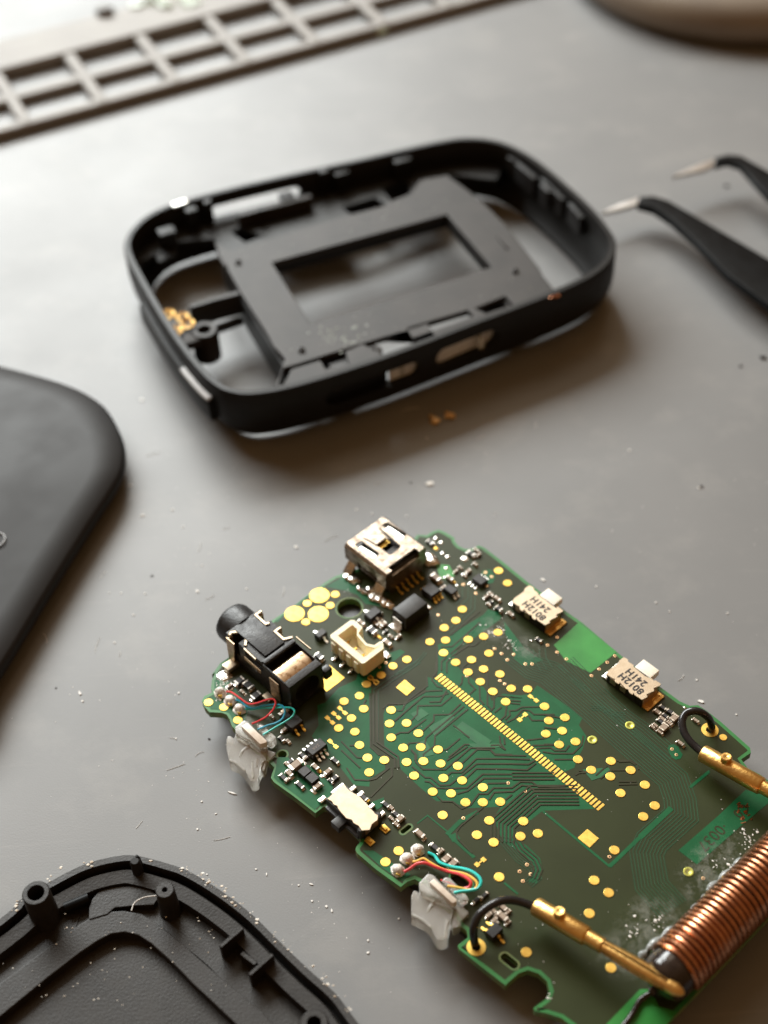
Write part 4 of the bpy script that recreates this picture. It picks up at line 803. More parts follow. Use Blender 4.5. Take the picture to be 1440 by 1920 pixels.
# ---------------------------------------------------------------- frosted light guides with their three coloured wires
def zline(a, b, h): return None
def guide(reg, flange, block, bar, rear, extra):
    v_edge = 50.4-V0
    fall = lambda x, y: min(0.0, (y - v_edge)*0.28)
    g_ = MB().prism(Bs(reg, flange, 0.6), TOP-1.4, TOP+0.7, fall).build("light_guide", M_frost, board, bevel=0.22, seg=3, angle=30)
    side, ridges = extra
    MB().prism(Bs(reg, side, 0.3), TOP-1.0, TOP+0.5, fall).build("side_lobe", M_frost, g_, bevel=0.2, seg=3)
    for rp_ in ridges:
        pts = []
        for (a, b) in rp_:
            x_, y_ = B(reg, a, b, 0.5); pts.append((x_, y_, TOP+0.66+fall(x_, y_)))
        MB().tube(smooth_open(pts, 5), 0.16, 8).build("moulded_ridge", M_frost, g_)
    MB().prism(Bs(reg, block, 1.5), TOP+0.05, TOP+1.5).build("clear_block", M_frost, g_, bevel=0.16, seg=3)
    MB().prism(Bs(reg, bar, 2.0), TOP+1.2, TOP+2.1).build("led_bar", M_led, g_, bevel=0.1)
    MB().prism(Bs(reg, rear, 1.2), TOP+0.05, TOP+1.2).build("rear_block", M_frost, g_, bevel=0.2, seg=3)
    return g_
gA = guide('D4', [(385,1050),(392,900),(420,858),(460,860),(520,905),(545,860),(570,770),(980,1040),(1090,1100),(1060,1250),(960,1400),(925,1470),(920,1560),(860,1588),(790,1580),(740,1480),(660,1370),(560,1290),(430,1230)],
           [(540,745),(690,625),(770,650),(1050,970),(1090,1050),(960,1090),(820,990),(560,860)], [(650,742),(755,678),(1085,985),(1075,1020),(970,1045)], [(900,700),(970,670),(1040,720),(1230,900),(1240,950),(1150,1030),(1080,990)],
           ([(980,1090),(1240,1190),(1225,1235),(1130,1310),(1070,1340),(1060,1430),(1010,1470),(965,1400)], [[(620,1200),(680,1110),(860,1015)], [(830,1300),(825,1420),(845,1540)], [(910,1260),(900,1380)], [(440,1230),(560,1300),(700,1420)]]))
gA["label"] = "light guide below the headphone jack"
gB = guide('D6', [(245,1040),(250,780),(285,712),(340,730),(362,760),(380,620),(870,900),(880,1000),(830,1180),(800,1280),(785,1400),(720,1425),(640,1410),(600,1350),(540,1240),(440,1140),(340,1090)],
           [(360,600),(500,455),(580,480),(860,780),(930,880),(850,930),(640,830),(380,720)], [(520,600),(590,542),(935,860),(930,890),(870,915)], [(700,560),(760,505),(830,520),(1080,780),(1110,830),(1000,900)],
           ([(880,930),(950,900),(1120,1050),(1100,1095),(1000,1180),(990,1250),(930,1280),(870,1300),(840,1200)], [[(490,1040),(540,950),(680,850)], [(790,1150),(770,1300),(760,1400)], [(260,1045),(400,1120),(540,1240)]]))
gB["label"] = "light guide beside the lower black wire"
def fat(name, reg, l, M, r=0.17, per=8):     # l: (x, y, h)
    pts = [(*B(reg, x, y, h), TOP+h) for x, y, h in l]
    return MB().tube(smooth_open(pts, per), r, 8).build(name, M, board)
fat("thin_red_wire", 'D4', [(400,150,.4),(500,170,.6),(640,270,.9),(770,355,1.0),(900,350,1.4),(1080,290,2.0),(1190,280,2.1),(1230,340,2.0),(1190,450,1.7),(1080,570,1.4),(940,650,1.4),(830,695,1.5)], M_red, 0.11)
fat("thin_blue_wire", 'D4', [(560,290,.4),(640,310,.6),(740,400,.7),(850,430,.8),(1050,385,1.4),(1240,370,1.8),(1350,400,1.9),(1390,480,1.8),(1350,600,1.5),(1240,680,1.3),(1100,720,1.3),(930,790,1.4)], M_blue, 0.11)
fat("thin_teal_wire", 'D4', [(720,440,.4),(820,450,.5),(1000,430,1.0),(1250,420,1.6),(1420,420,1.9),(1500,430,2.0),(1550,480,2.0),(1520,560,1.8),(1420,640,1.6),(1200,770,1.3),(1020,880,1.4)], M_teal, 0.11)
fat("thin_teal_wire", 'D6', [(500,150,.2),(600,200,.2),(680,300,.3),(850,360,.6),(1020,390,1.0),(1150,430,1.4),(1260,510,1.7),(1295,600,1.7),(1250,680,1.5),(1130,715,1.3),(1000,730,1.2),(890,755,1.2)], M_teal, 0.17)
fat("thin_yellow_wire", 'D6', [(270,290,.4),(340,275,.5),(430,240,.6),(520,290,.6),(620,350,.6),(760,410,.7),(920,440,1.0),(1080,480,1.3),(1200,560,1.6),(1240,630,1.6),(1190,700,1.4),(1060,695,1.2),(930,670,1.2),(790,650,1.2)], M_yel, 0.14)
fat("thin_red_wire", 'D6', [(140,440,.4),(230,390,.6),(330,320,.8),(450,305,.9),(600,360,.8),(800,430,.8),(960,470,1.1),(1080,530,1.4),(1145,600,1.5),(1110,670,1.3),(1040,690,1.1)], M_red, 0.17)
fat("thin_red_wire", 'D6', [(690,560,1.0),(780,590,1.1),(900,640,1.1)], M_red, 0.1)
for reg, c in (('R4',(210,145)),('R4',(285,208)),('R4',(355,272)),('D6',(345,95)),('D6',(190,225)),('D6',(45,395))):
    u_, v_ = B(reg, *c, 0.4); mb = MB(); mb.blob((u_, v_, TOP+0.30), 0.60, 2, 0.10, (1.1,0.95,0.95)); mb.blob((u_, v_, TOP+0.08), 0.75, 2, 0.12, (1.05,1.0,0.3)); mb.blob((u_+0.3, v_-0.2, TOP+0.25), 0.36, 2, 0.12); o = mb.build("solder_ball", M_blob, board)
    MB().box((u_+0.42, v_-0.28, TOP+0.28), (0.45, 0.45, 0.4), 0.4).build("wire_end", M_gold, o, bevel=0.1)

# ---------------------------------------------------------------- copper coil on its ferrite rod
cu_, cz_ = -31.85-U0, TOP+2.85; cy0, cy1 = 61.0-V0, 92.0-V0; CRAD = 2.62
rod = MB(); rod.lathe((cu_, cy0-2.6, cz_), (0,1,0), [(0,0.6),(0.15,1.5),(0.5,2.1),(1.1,2.42),(2.0,2.5),(cy1-cy0+5,2.5)], 40); rod = rod.build("ferrite_rod", M_ferr, board)
pitch = 0.66; turns = int((cy1-cy0)/pitch); pts = []
for i in range(turns*28+1):
    t = i/28*2*math.pi; pts.append((cu_+CRAD*math.cos(t), cy0+pitch*i/28 + 0.07*math.sin(i*0.0131)+0.05*math.sin(i*0.0403+1), cz_+0.03*math.sin(i*0.021)+CRAD*math.sin(t)))
MB().tube(pts, 0.285, 8).build("copper_winding", M_cop, rod)
mb = MB()
for pl_ in ([(480,1425),(520,1370),(600,1300),(680,1235),(760,1180)], [(985,915),(1060,850),(1130,790),(1210,715),(1270,670),(1340,635)], [(860,1090),(930,1010),(990,940)]):
    q_ = smooth_open([(*B('R8', a, b, 0.5), TOP+0.3) for a, b in pl_], 6)
    mb.tube(q_, [0.12+0.36*abs(math.sin(0.6+i*0.37))*min(1, i/3+.2, (len(q_)-1-i)/3+.2) for i in range(len(q_))], 10)
mb.build("glue_bead", M_glue, board)
mb = MB(); mb.tube(smooth_open([(cu_-0.4, cy0-1.6, TOP+1.0), (cu_-0.6, cy0-2.4, TOP+0.5), (cu_-0.9, cy0-3.6, TOP+0.25), (cu_-0.5, cy0-5.6, TOP+0.2), (cu_-0.2, cy0-9, TOP+0.2)], 6), [0.8]*2+[0.5]*5+[0.3]*18, 10); mb.build("black_sealant", M_ferr, board)
def inside(p, poly):
    c = False; n = len(poly); x, y = p
    for i in range(n):
        (x1, y1), (x2, y2) = poly[i], poly[(i+1) % n]
        if (y1 > y) != (y2 > y) and x < (x2-x1)*(y-y1)/(y2-y1)+x1: c = not c
    return c
# flakes of dried flux on the board
mb = MB()
for (reg, c, sx, sy, k) in (('R8',(600,1140),170,80,14),('R8',(1100,720),160,100,22),('R8',(1300,520),110,110,34),('R2',(940,960),90,70,26),('R2',(1050,1080),70,60,20),('J',(80,940),70,60,22),('D4',(280,270),60,60,8),('R7',(760,1240),20,30,6),('U',(150,1060),60,50,6),('R2',(840,1000),40,30,10),('R8',(430,1230),60,60,14)):
    for _ in range(k):
        x, y = random.gauss(0, .5)*sx + c[0], random.gauss(0, .5)*sy + c[1]; u_, v_ = B(reg, x, y)
        s_ = random.choice((0.03, 0.045, 0.06, 0.09))
        if inside((u_, v_), outl): mb.blob((u_, v_, TOP+0.04), s_, 1, 0.4, (random.uniform(0.6, 2.6), random.uniform(0.6, 1.8), 0.5))
for _ in range(120):
    x, y = random.uniform(700,1380), random.uniform(1150,1850); u_, v_ = B('P', x, y)
    if -33 < u_ < 26 and -18 < v_ < 17: mb.blob((u_, v_, TOP+0.05), random.choice((0.02, 0.03, 0.04)), 1, 0.4, (random.uniform(0.6, 2.8), 1, 0.5))
mb.build("flux_residue", M_dust, board, smooth=False)["kind"] = "stuff"
def film_mat():
    M = bpy.data.materials.new("dried_film"); M.use_nodes = True; t = M.node_tree; b = t.nodes["Principled BSDF"]
    b.inputs["Base Color"].default_value = (0.50, 0.52, 0.46, 1); b.inputs["Roughness"].default_value = 0.4
    tcn = t.nodes.new("ShaderNodeTexCoord"); n = t.nodes.new("ShaderNodeTexNoise"); n.inputs["Scale"].default_value = 0.5; n.inputs["Detail"].default_value = 10; n.inputs["Roughness"].default_value = 0.75
    g1 = t.nodes.new("ShaderNodeTexGradient"); g1.gradient_type = 'SPHERICAL'; mp = t.nodes.new("ShaderNodeMapping")
    t.links.new(tcn.outputs["Object"], n.inputs["Vector"]); t.links.new(tcn.outputs["Generated"], mp.inputs[0])
    mp.inputs["Location"].default_value = (-1, -1, 0); mp.inputs["Scale"].default_value = (2, 2, 0)
    t.links.new(mp.outputs[0], g1.inputs[0])
    rp = t.nodes.new("ShaderNodeMapRange"); rp.inputs[1].default_value = 0.46; rp.inputs[2].default_value = 0.72; rp.inputs[4].default_value = 0.24
    t.links.new(n.outputs[0], rp.inputs[0]); mu = t.nodes.new("ShaderNodeMath"); mu.operation = 'MULTIPLY'
    m2 = t.nodes.new("ShaderNodeMath"); m2.operation = 'MULTIPLY'; m2.inputs[1].default_value = 1.8; m2.use_clamp = True
    t.links.new(g1.outputs[1], m2.inputs[0])
    t.links.new(rp.outputs[0], mu.inputs[0]); t.links.new(m2.outputs[0], mu.inputs[1]); t.links.new(mu.outputs[0], b.inputs["Alpha"])
    return M
FM = film_mat()
for (rg, x, y, a, b) in (('P',1220,1735,7.0,9.0),('P',1330,1625,5.5,12.0),('P',925,1180,4.5,4.5),('P',990,1215,4,4),('P',428,1282,2,2),('P',470,1345,2.5,2.5),('P',1165,1790,6,6)):
    u_, v_ = B(rg, x, y); n_ = 1
    MB().box((u_, v_, TOP+0.075), (a, b, 0.004)).build("flux_film", FM, board, smooth=False)
sm = mat("dried_flux_film", (0.30, 0.36, 0.30), 0.4, trans=0.0, col2=(0.5, 0.55, 0.48), nscale=2)
# scratched copper showing through by the lettering
mb = MB()
for _ in range(16):
    x, y = random.uniform(1150,1290), random.uniform(640,840); u_, v_ = B('T7', x, y); mb.box((u_, v_, TOP+0.05), (random.uniform(.08,.2), random.uniform(.2,.6), 0.03), random.uniform(-.5,.5))
mb.build("scratched_copper", M_cop, board, smooth=False)["kind"] = "stuff"

# ---------------------------------------------------------------- black wires and their gold plugs
def bw(reg, l, r=0.43):
    pts = [(*B(reg, x, y, h), TOP+h) for x, y, h in l]
    return MB().tube(smooth_open(pts, 10), r, 14).build("black_wire", M_wire, board)
bw('P', [(893,1779,-0.6),(889,1762,0.8),(888,1742,2.0),(897,1718,3.0),(918,1699,3.4),(945,1688,3.3),(972,1690,2.9),(1006,1702,2.5)])
bw('P', [(1333,1372,-0.6),(1334,1362,0.8),(1329,1347,2.2),(1315,1336,3.2),(1300,1333,3.4),(1286,1338,3.2),(1279,1352,2.9),(1282,1371,2.6),(1292,1388,2.4),(1306,1402,2.3),(1318,1412,2.3)])
def plug(reg, a, b, ha, hb, knob, k=1.0, label=None):
    A_ = Vector((*B(reg, *a, ha), TOP+ha)); B_ = Vector((*B(reg, *b, hb), TOP+hb)); d = B_-A_; L = d.length; d.normalize()
    pb = MB(); L1, L2 = 0.36*L, 0.47*L
    pb.lathe(A_, d, [(-0.02,0.55*k),(0,0.88*k),(0.12,0.97*k),(L1-0.1,0.97*k),(L1,0.90*k),(L1+0.02,0.76*k),(L2-0.05,0.76*k),(L2,0.70*k),(L2+0.04,0.60*k)], 32)
    o = pb.build("gold_plug", M_brass, board)
    s = d.cross(Vector((0,0,1))).normalized(); up = s.cross(d)
    for q in range(4):                        # sprung leaves with gaps between them
        th0 = math.pi/4 + q*math.pi/2; lf = MB(); vs = []; NS = 14
        for i in range(NS+1):
            t = i/NS; dd = L2 + (0.93*L-L2)*t; rr = (0.60+0.20*math.sin(math.pi*t)**1.0)*k
            for jx in range(6):
                th = th0 - 0.62 + 1.24*jx/5
                for r_ in (rr, rr-0.16*k): vs.append(A_ + d*dd + (s*math.cos(th)+up*math.sin(th))*r_)
        fs = []
        for i in range(NS):
            for jx in range(5):
                a0 = (i*6+jx)*2; b0 = a0+12
                fs += [(a0, b0, b0+2, a0+2), (a0+1, a0+3, b0+3, b0+1)]
            a0 = i*12; b0 = a0+12; fs += [(a0, a0+1, b0+1, b0), (a0+10, b0+10, b0+11, a0+11)]
        lf.add(vs, fs).build("spring_leaf", M_brass, o)
    pb = MB(); pb.lathe(A_ + d*(L2-0.1), d, [(0,0.4*k),(0.5*L,0.4*k)], 16); pb.build("core", mat("dark_brass", (0.30,0.14,0.04), 0.4, 1.0), o)
    pb = MB(); pb.lathe(A_ + d*(0.90*L), d, [(0,0.55*k),(0.02,0.70*k),(0.05*L,0.66*k),(0.085*L,0.42*k),(0.10*L,0.2*k),(0.104*L,0.02)], 28); pb.build("tip", M_brass, o)
    kb = MB(); K = A_ + d*(knob*L); kd = (up*0.95 - s*0.1).normalized(); kb.lathe(K, kd, [(0.6*k,0.60*k),(1.38*k,0.60*k),(1.50*k,0.50*k),(1.50*k,0.20*k),(1.40*k,0.02)], 24); kb.build("set_screw", M_brass, o)
    if label: o["label"] = label
    return o
plug('P', (1004,1699), (1282,1864), 2.4, 4.4, 0.17, 1.0, "gold plug whose tip lies over the coil")
plug('P', (1317,1412), (1640,1594), 2.2, 4.0, 0.14, 1.0, "gold plug cut off by the picture's edge")

# ================================================================== MIDDLE FRAME
FA = math.radians(20.3); FS = 0.9861; FC = (0.60*FS, 181.94*FS); FZ = 9.8-8*FS   # it sits raised on the keys under its face
frame = empty("middle_frame", (FC[0], FC[1], FZ), FA); frame.scale = (FS, FS, FS)
tag(frame, "black plastic middle frame of a small device, with an inner plate round an oblong window", "device frame")
def Fp(reg, x, y, z):
    X, Y = world(reg, x, y, FZ+z*FS); X -= FC[0]; Y -= FC[1]
    return (X*math.cos(FA)+Y*math.sin(FA))/FS, (-X*math.sin(FA)+Y*math.cos(FA))/FS
def Fs(reg, pts, z): return [Fp(reg, a, b, z) for a, b in pts]
o8 = [[-8.7,-25.0],[-21.3,-25.3],[-27.6,-24.3],[-30.6,-22.3],[-32.0,-19.9],[-33.0,-16.2],[-33.9,-9.8],[-34.5,-2.4],[-34.9,8.4],[-34.9,14.4],[-34.3,17.9],[-32.5,21.0],[-29.0,23.9],[-24.0,25.3],[-14.6,25.5],[-3.6,25.0],[7.6,24.2],[21.2,23.4],[26.7,21.9],[30.6,18.5],[32.8,13.5],[34.0,7.0],[34.9,-3.7],[34.6,-10.9],[33.6,-14.8],[31.0,-18.1],[26.6,-20.5],[19.6,-22.0],[6.7,-23.4]]
loop = smooth_closed(o8, 7); nl = normals(loop)
rim = MB().sweep(nl, [(-2.5,-1.45),(-1.5,-0.7),(-0.65,0.4),(-0.15,1.9),(0,3.5),(0,7.7),(-0.18,8.0),(-0.95,8.05),(-1.1,7.8),(-1.25,4.5),(-1.5,2.2),(-2.0,0.6),(-3.0,-0.6),(-3.0,-1.45)]).build("outer_wall", M_frame, frame)
def slotcut(a, b, hgt, z, depth=3.0):        # rounded slot along the wall from a to b (local xy)
    a = Vector((*a, z)); b = Vector((*b, z)); d = (b-a).normalized(); nv = Vector((-d.y, d.x, 0)); pts = []
    for i in range(20):
        t = 2*math.pi*i/20; e = (b if math.cos(t) > 0 else a); pts.append(e + d*(hgt/2*math.cos(t)) + Vector((0,0,hgt/2*math.sin(t))))
    mb = MB(); vs = [p - nv*depth for p in pts] + [p + nv*depth for p in pts]
    return mb.add(vs, [list(range(20)), list(range(20,40))[::-1]] + [(i, (i+1) % 20, 20+(i+1) % 20, 20+i) for i in range(20)])
cut(rim, [slotcut(Fp('P',632,750,4.0), Fp('P',772,698,4.0), 2.9, 4.1), slotcut(Fp('P',840,672,4.2), Fp('P',916,638,4.2), 3.3, 4.3),
          slotcut((-17.5,25.3), (-4.5,25.0), 2.8, 4.6)])
ZP = 7.0
for x, y in ((-13,-15.5),(13,-15.5),(-2,21.0)):
    MB().lathe((x, y, -FZ/FS+0.02), (0,0,1), [(0,1.7),(0.5,2.0),(FZ/FS+3.2,2.0)], 24).build("key", M_frame, frame)
outer_p = Fs('F1', [(560,590),(640,640),(1100,495),(1240,455),(1440,405)], ZP) + Fs('F2', [(130,385),(250,340),(300,270),(440,245),(555,330),(640,400),(760,520),(820,600),(920,730),(935,765),(1005,850)], ZP)
outer_p += [(19.5,-20.9),(6.7,-22.3),(-8.5,-24.1),(-17.5,-24.4)] + Fs('F1', [(880,1350),(905,1260),(925,1195),(870,1135),(830,1060),(700,860),(610,700)], ZP)
hol = [Fs('P', [(510,492),(838,402),(922,500),(583,607)], ZP), Fs('F2', [(232,1038),(548,945),(575,975),(262,1085)], ZP), Fs('F2', [(585,935),(742,872),(782,915),(640,962)], ZP),
       Fs('F1', [(1000,1222),(1290,1130),(1440,1085),(1620,1035),(1660,1020),(1720,1105),(1440,1180),(1330,1120),(1240,1160),(1260,1225),(1140,1255),(1110,1205),(960,1250),(920,1330),(880,1335),(920,1245)], ZP)]
plate("inner_plate", [outer_p] + hol, ZP-1.0, ZP, M_plate, frame, bevel=0.12)
# walls hanging from the plate round the window and its left end
w_ = Fs('P', [(510,492),(838,402),(922,500),(583,607)], ZP); MB().stroke(offset(w_, 0.5), 0.7, 4.6, ZP-1.02, closed=True).build("window_wall", M_frame, frame, smooth=False)
MB().stroke(Fs('F1', [(600,640),(720,880),(850,1090),(930,1215)], ZP), 0.7, 1.0, ZP-1.02).build("plate_leg", M_frame, frame, smooth=False)
# shelf along the far wall with its openings, brackets and clips
shelf = [(-33.6,12),(-33.6,16),(-32.2,20),(-28.6,22.8),(-24,24.0),(-3.6,23.8),(8,23.0),(21,22.2),(26,20.7),(29.6,17.8),(31.3,14.5)]
shelf += Fs('F2', [(870,215),(760,165),(730,175),(712,240),(690,268),(440,240),(420,340),(130,430)], 4.2) + Fs('F1', [(1240,520),(1100,545),(700,640),(610,660),(560,575),(368,590),(352,660),(270,695),(255,655),(170,695)], 4.2)
hq = [Fs('F1', [(1222,412),(1395,360),(1450,402),(1285,465)], 4.2), Fs('F2', [(98,312),(205,268),(250,300),(240,348),(150,380)], 4.2), Fs('F1', [(645,540),(690,515),(815,560),(720,595)], 4.2)]
plate("far_shelf", [shelf] + hq, 3.2, 4.2, M_frame, frame, bevel=0.08)
MB().box((-9.0, 20.0, 5.0), (12.5, 1.1, 2.6), -0.01).build("bracket", M_plate, frame, bevel=0.2)
MB().box((-6.4, 21.4, 5.4), (2.2, 2.0, 2.4), 0).build("bracket_stop", M_frame, frame, bevel=0.1)
MB().lathe((-11.4, 19.4, 6.2), (0,0,1), [(0,0.55),(0.5,0.5)], 16).build("rivet", M_frame, frame)
for x, y, a, b, z, h in ((-22,22.6,1.8,1.4,5.5,4.6),(-19,23.3,1.2,1.2,6.2,3.6),(0.8,23.4,1.4,1.6,6.2,3.8),(3.6,22.6,2.4,1.4,5.4,4.0),(14,21.6,3.0,1.2,5.2,4.4),(-27,20.0,2.6,2.0,4.6,4.6)):
    MB().box((x, y, z), (a, b, h), 0.02).build("clip", M_frame, frame, bevel=0.12)
mb = MB(); mb.box((-23.2,24.6,7.9), (2.4,0.9,0.5), 0.1).build("bright_clip", M_tin, frame, bevel=0.1)["label"] = "worn pale clip"
for (x, y, a, b, r) in ((31.2,10.5,1.0,5.5,0.12),(32.6,4.0,0.9,7.0,0.05),(31.9,4.6,1.4,2.6,0.05),(33.1,-3.0,0.9,4.5,-0.04),(31.0,14.5,1.2,2.4,0.5)):
    MB().box((x, y, 5.2), (a, b, 3.4), r).build("catch", M_cover, frame, bevel=0.15)
# near-side fittings seen inside the rim
for x, y in ((-15.5,-22.9),(-8.6,-20.8)):
    MB().lathe((x, y, 4.2), (0,0,1), [(0,1.3),(2.2,1.3),(2.3,1.15),(2.3,0.45),(1.4,0.42)], 24).build("small_boss", M_plate, frame)
MB().box((-11.5,-21.6,5.6), (7.5,2.6,1.0), 0.02).build("near_shelf", M_plate, frame, bevel=0.15)
MB().box((12.0,-20.4,4.9), (9,1.6,1.2), 0.1).build("near_shelf", M_plate, frame, bevel=0.15)
x, y = Fp('F2', 870, 832, ZP); MB().lathe((x, y, ZP+0.002), (0,0,1), [(0,0.35),(0.01,0.35)], 18).build("pin_hole", M_hole, frame)
x, y = Fp('F2', 970, 895, 7.5); mb = MB()
for i in range(7): mb.blob((x+random.uniform(-1.6,1.6), y+random.uniform(-.3,.3), 7.95+random.uniform(-.1,.15)), 0.28, 1, 0.3, (1.4,0.8,0.7))
mb.build("copper_smear", M_cop, frame)
mb = MB()
for _ in range(46):
    x, y = Fp('P', random.gauss(640, 26), random.gauss(628, 12), ZP)
    if -24 < x < 20: mb.blob((x, y, ZP+0.03), random.choice((.05,.08,.12)), 1, .4, (1.6,1.1,.5))
for _ in range(70):
    x, y = random.uniform(-22, 18), random.choice((random.uniform(6, 11), random.uniform(-19, -13))); mb.blob((x, y, ZP+0.02), random.choice((.03,.04,.06)), 1, .4, (1.8,1,.5))
mb.build("pale_residue", mat("greenish_dust", (0.42,0.46,0.40), 0.5), frame)["kind"] = "stuff"
for (x, y, a, b) in ((-21.5,8.5,.5,4.0),(18.8,-6,.4,3.5)):
    MB().box((x, y, ZP+0.08), (a, b, 0.3)).build("plate_rib", M_plate, frame, bevel=0.08, seg=1)
for (x, y) in ((-19.5,6.8),(17.4,-13.4),(-18.0,-17.0)):
    MB().lathe((x, y, ZP-0.02), (0,0,1), [(0,0.5),(0.35,0.5),(0.4,0.4),(0.4,0.25),(0.05,0.22)], 18).build("pip", M_plate, frame)
# boss with hollow centre, its arm and four brass contact rings
x, y = Fp('F1', 505, 1045, 6.2); MB().lathe((x, y, 1.2), (0,0,1), [(0,2.0),(4.8,1.95),(5.0,1.8),(5.0,1.05),(2.0,1.0)], 32).build("screw_boss", M_plate, frame)
xb, yb = x, y
MB().prism([(x-5.2,y+1.8),(x-5.0,y-2.0),(x-1,y-1.7),(x-1,y+1.7)], 4.6, 6.0).build("contact_bracket", M_plate, frame, bevel=0.25)
MB().stroke(Fs('F1', [(430,925),(560,885),(700,850)], 6.4), 0.8, 2.6, 6.4).build("arm", M_plate, frame, smooth=False)
x2, y2 = Fp('F1', 640, 1010, 3.0)
MB().box((x2-0.5, y2, 2.6), (5.0, 1.2, 1.0), 0.1).build("lower_arm", M_cover, frame, bevel=0.2)
for c in ((318,955),(393,972),(358,1040),(420,1003)):
    x, y = Fp('F1', *c, 6.8); pts = []
    for i in range(60):
        t = i/60*2*math.pi*2.2; rr = 0.90 if i < 50 else 0.90-0.6*(i-50)/10; pts.append((x+rr*math.cos(t), y+rr*math.sin(t), 5.9+1.1*i/60))
    MB().tube(pts, 0.13, 7).build("brass_contact", M_brass, frame)
# pale wear marks and long tongues on the left end
pass
pass
pale = mat("pale_slot_panel", (0.62, 0.60, 0.57), 0.3, col2=(0.72, 0.71, 0.69), nscale=0.9)
def wallpanel(a, b, z, h, inset=1.0):
    a = Vector(a); b = Vector(b); d = (b-a).normalized(); nv = Vector((-d.y, d.x)); c_ = (a+b)/2 + nv*inset
    return MB().box((c_.x, c_.y, z), ((b-a).length, 0.3, h), math.atan2(d.y, d.x)).build("slot_panel", pale, frame, bevel=0.1)
wallpanel(Fp('P',815,682,4.2), Fp('P',936,630,4.2), 4.2, 4.4, 1.55); wallpanel(Fp('P',738,711,4.0), Fp('P',796,690,4.0), 4.1, 4.2, 1.5)
_a, _b2 = Vector(Fp('P',612,757,4.0)), Vector(Fp('P',736,711,4.0)); _d = (_b2-_a).normalized(); _c2 = (_a+_b2)/2 + Vector((-_d.y, _d.x))*1.9
MB().box((_c2.x, _c2.y, 4.0), ((_b2-_a).length, 0.4, 4.6), math.atan2(_d.y, _d.x)).build('slot_backing', M_frame, frame, bevel=0.1)
seg_ = [q for q in nl if q[0] < -31 and -19.5 < q[1] < 7.0]; seg_.sort(key=lambda q: q[1])
MB().sweep(seg_, [(-0.2,1.2),(0.75,1.5),(0.95,2.0),(0.95,4.9),(0.75,5.3),(-0.2,5.3)], closed=False).build("end_pad", M_frame, frame)
seg2 = [q for q in seg_ if q[1] < -11.5]
MB().sweep(seg2, [(0.2,5.2),(0.9,5.2),(1.05,5.5),(0.9,5.75),(0.2,5.75)], closed=False).build("worn_edge", mat("worn_edge_grey", (0.42,0.42,0.42), 0.4), frame)
# translucent light pipes that sit in the two near slots
for a, b in (((748,690),(778,688)),((898,640),(922,632))):
    xa, ya = Fp('P', a[0], a[1]+8, 4.0); MB().box((xa+0.6, ya+0.7, 4.0), (1.0,0.8,2.2), 0.08).build("light_pipe", M_frost, frame, bevel=0.3)

# ================================================================== BACK COVER (left)
e = [world('P', a, b, 3.2) for a, b in [(0,687),(43,698),(110,717),(160,737),(197,763),(220,797),(233,833),(233,873),(220,907),(173,980),(110,1080),(33,1207),(0,1260),(-60,1360)]]
e += [(-62,95),(-90,90),(-104,120),(-100,160),(-80,176)]
lp = smooth_closed(e, 6); nl = normals(lp); cx, cy = -74.0, 135.0
cov = MB(); prof = [(-1.6,0.5),(-0.5,1.3),(0.0,2.4),(-0.12,3.2),(-0.5,3.75)]; n_ = len(nl); vs = []
for x, y, nx, ny in nl:
    for o_, z in prof: vs.append((x+nx*o_, y+ny*o_, z))
k = len(prof); fs = [(i*k+a, ((i+1) % n_)*k+a, ((i+1) % n_)*k+a+1, i*k+a+1) for i in range(n_) for a in range(k-1)]
last = k-1; base_n = len(vs); rings = 10
for r_ in range(1, rings+1):
    t = r_/rings
    for x, y, nx, ny in nl:
        x_, y_ = x-nx*0.5, y-ny*0.5; xx, yy = x_+(cx-x_)*t*0.98, y_+(cy-y_)*t*0.98; vs.append((xx, yy, 3.75+1.7*(1-(1-t)**2.2)))
for r_ in range(rings):
    for i in range(n_):
        j = (i+1) % n_
        a, b = (i*k+last, j*k+last) if r_ == 0 else (base_n+(r_-1)*n_+i, base_n+(r_-1)*n_+j); c, d = base_n+r_*n_+j, base_n+r_*n_+i
        fs.append((a, b, c, d))
fs.append([base_n+(rings-1)*n_+i for i in range(n_)]); fs.append([i*k for i in range(n_)][::-1])
cov.add(vs, fs)
bc = empty("back_cover", (-60, 135, 0)); OFF[bc.name] = Vector((-60, 135, 0))
tag(bc, "smooth charcoal back cover with a rounded corner, cut off by the left edge", "device cover")
cov.build("shell", M_cover, bc, angle=60)
x, y = world('P', -8, 1015, 4.4); pts = [(x+1.25*math.cos(t*math.pi/10), y+1.25*math.sin(t*math.pi/10), 4.72) for t in range(21)]
MB().tube(pts, 0.10, 6).build("raised_ring", mat("ring_grey", (0.25,0.25,0.25), 0.4), bc)

# ================================================================== FRONT COVER (bottom left), inside facing up
fc = empty("front_cover", (-28, 62, 0)); OFF[fc.name] = Vector((-28, 62, 0))
tag(fc, "black front cover lying inside up at the bottom left, with screw posts and ribs", "device cover")
ZR = 3.0
e = [world('P', a, b, ZR) for a, b in [(0,1720),(37,1685),(100,1647),(162,1617),(225,1602),(262,1603),(312,1616),(352,1630),(407,1662),(470,1709),(532,1769),(582,1817),(632,1862),(670,1912)]]
e += [(3.0,50),(4.0,40),(-2,28),(-22,22),(-46,26),(-58,40),(-59,56),(-54,65)]
lp = smooth_closed(e, 8); nl = normals(lp)
MB().sweep(nl, [(-0.9,0.0),(-0.1,0.9),(0,2.2),(-0.15,ZR),(-0.85,ZR+0.02),(-0.95,2.2),(-1.05,0.4)]).build("rim", M_inner, fc)
MB().sweep(nl, [(-1.5,0.6),(-1.5,2.35),(-1.65,2.5),(-3.1,2.35),(-3.2,1.2),(-3.2,0.6)]).build("inner_ledge", M_inner, fc)
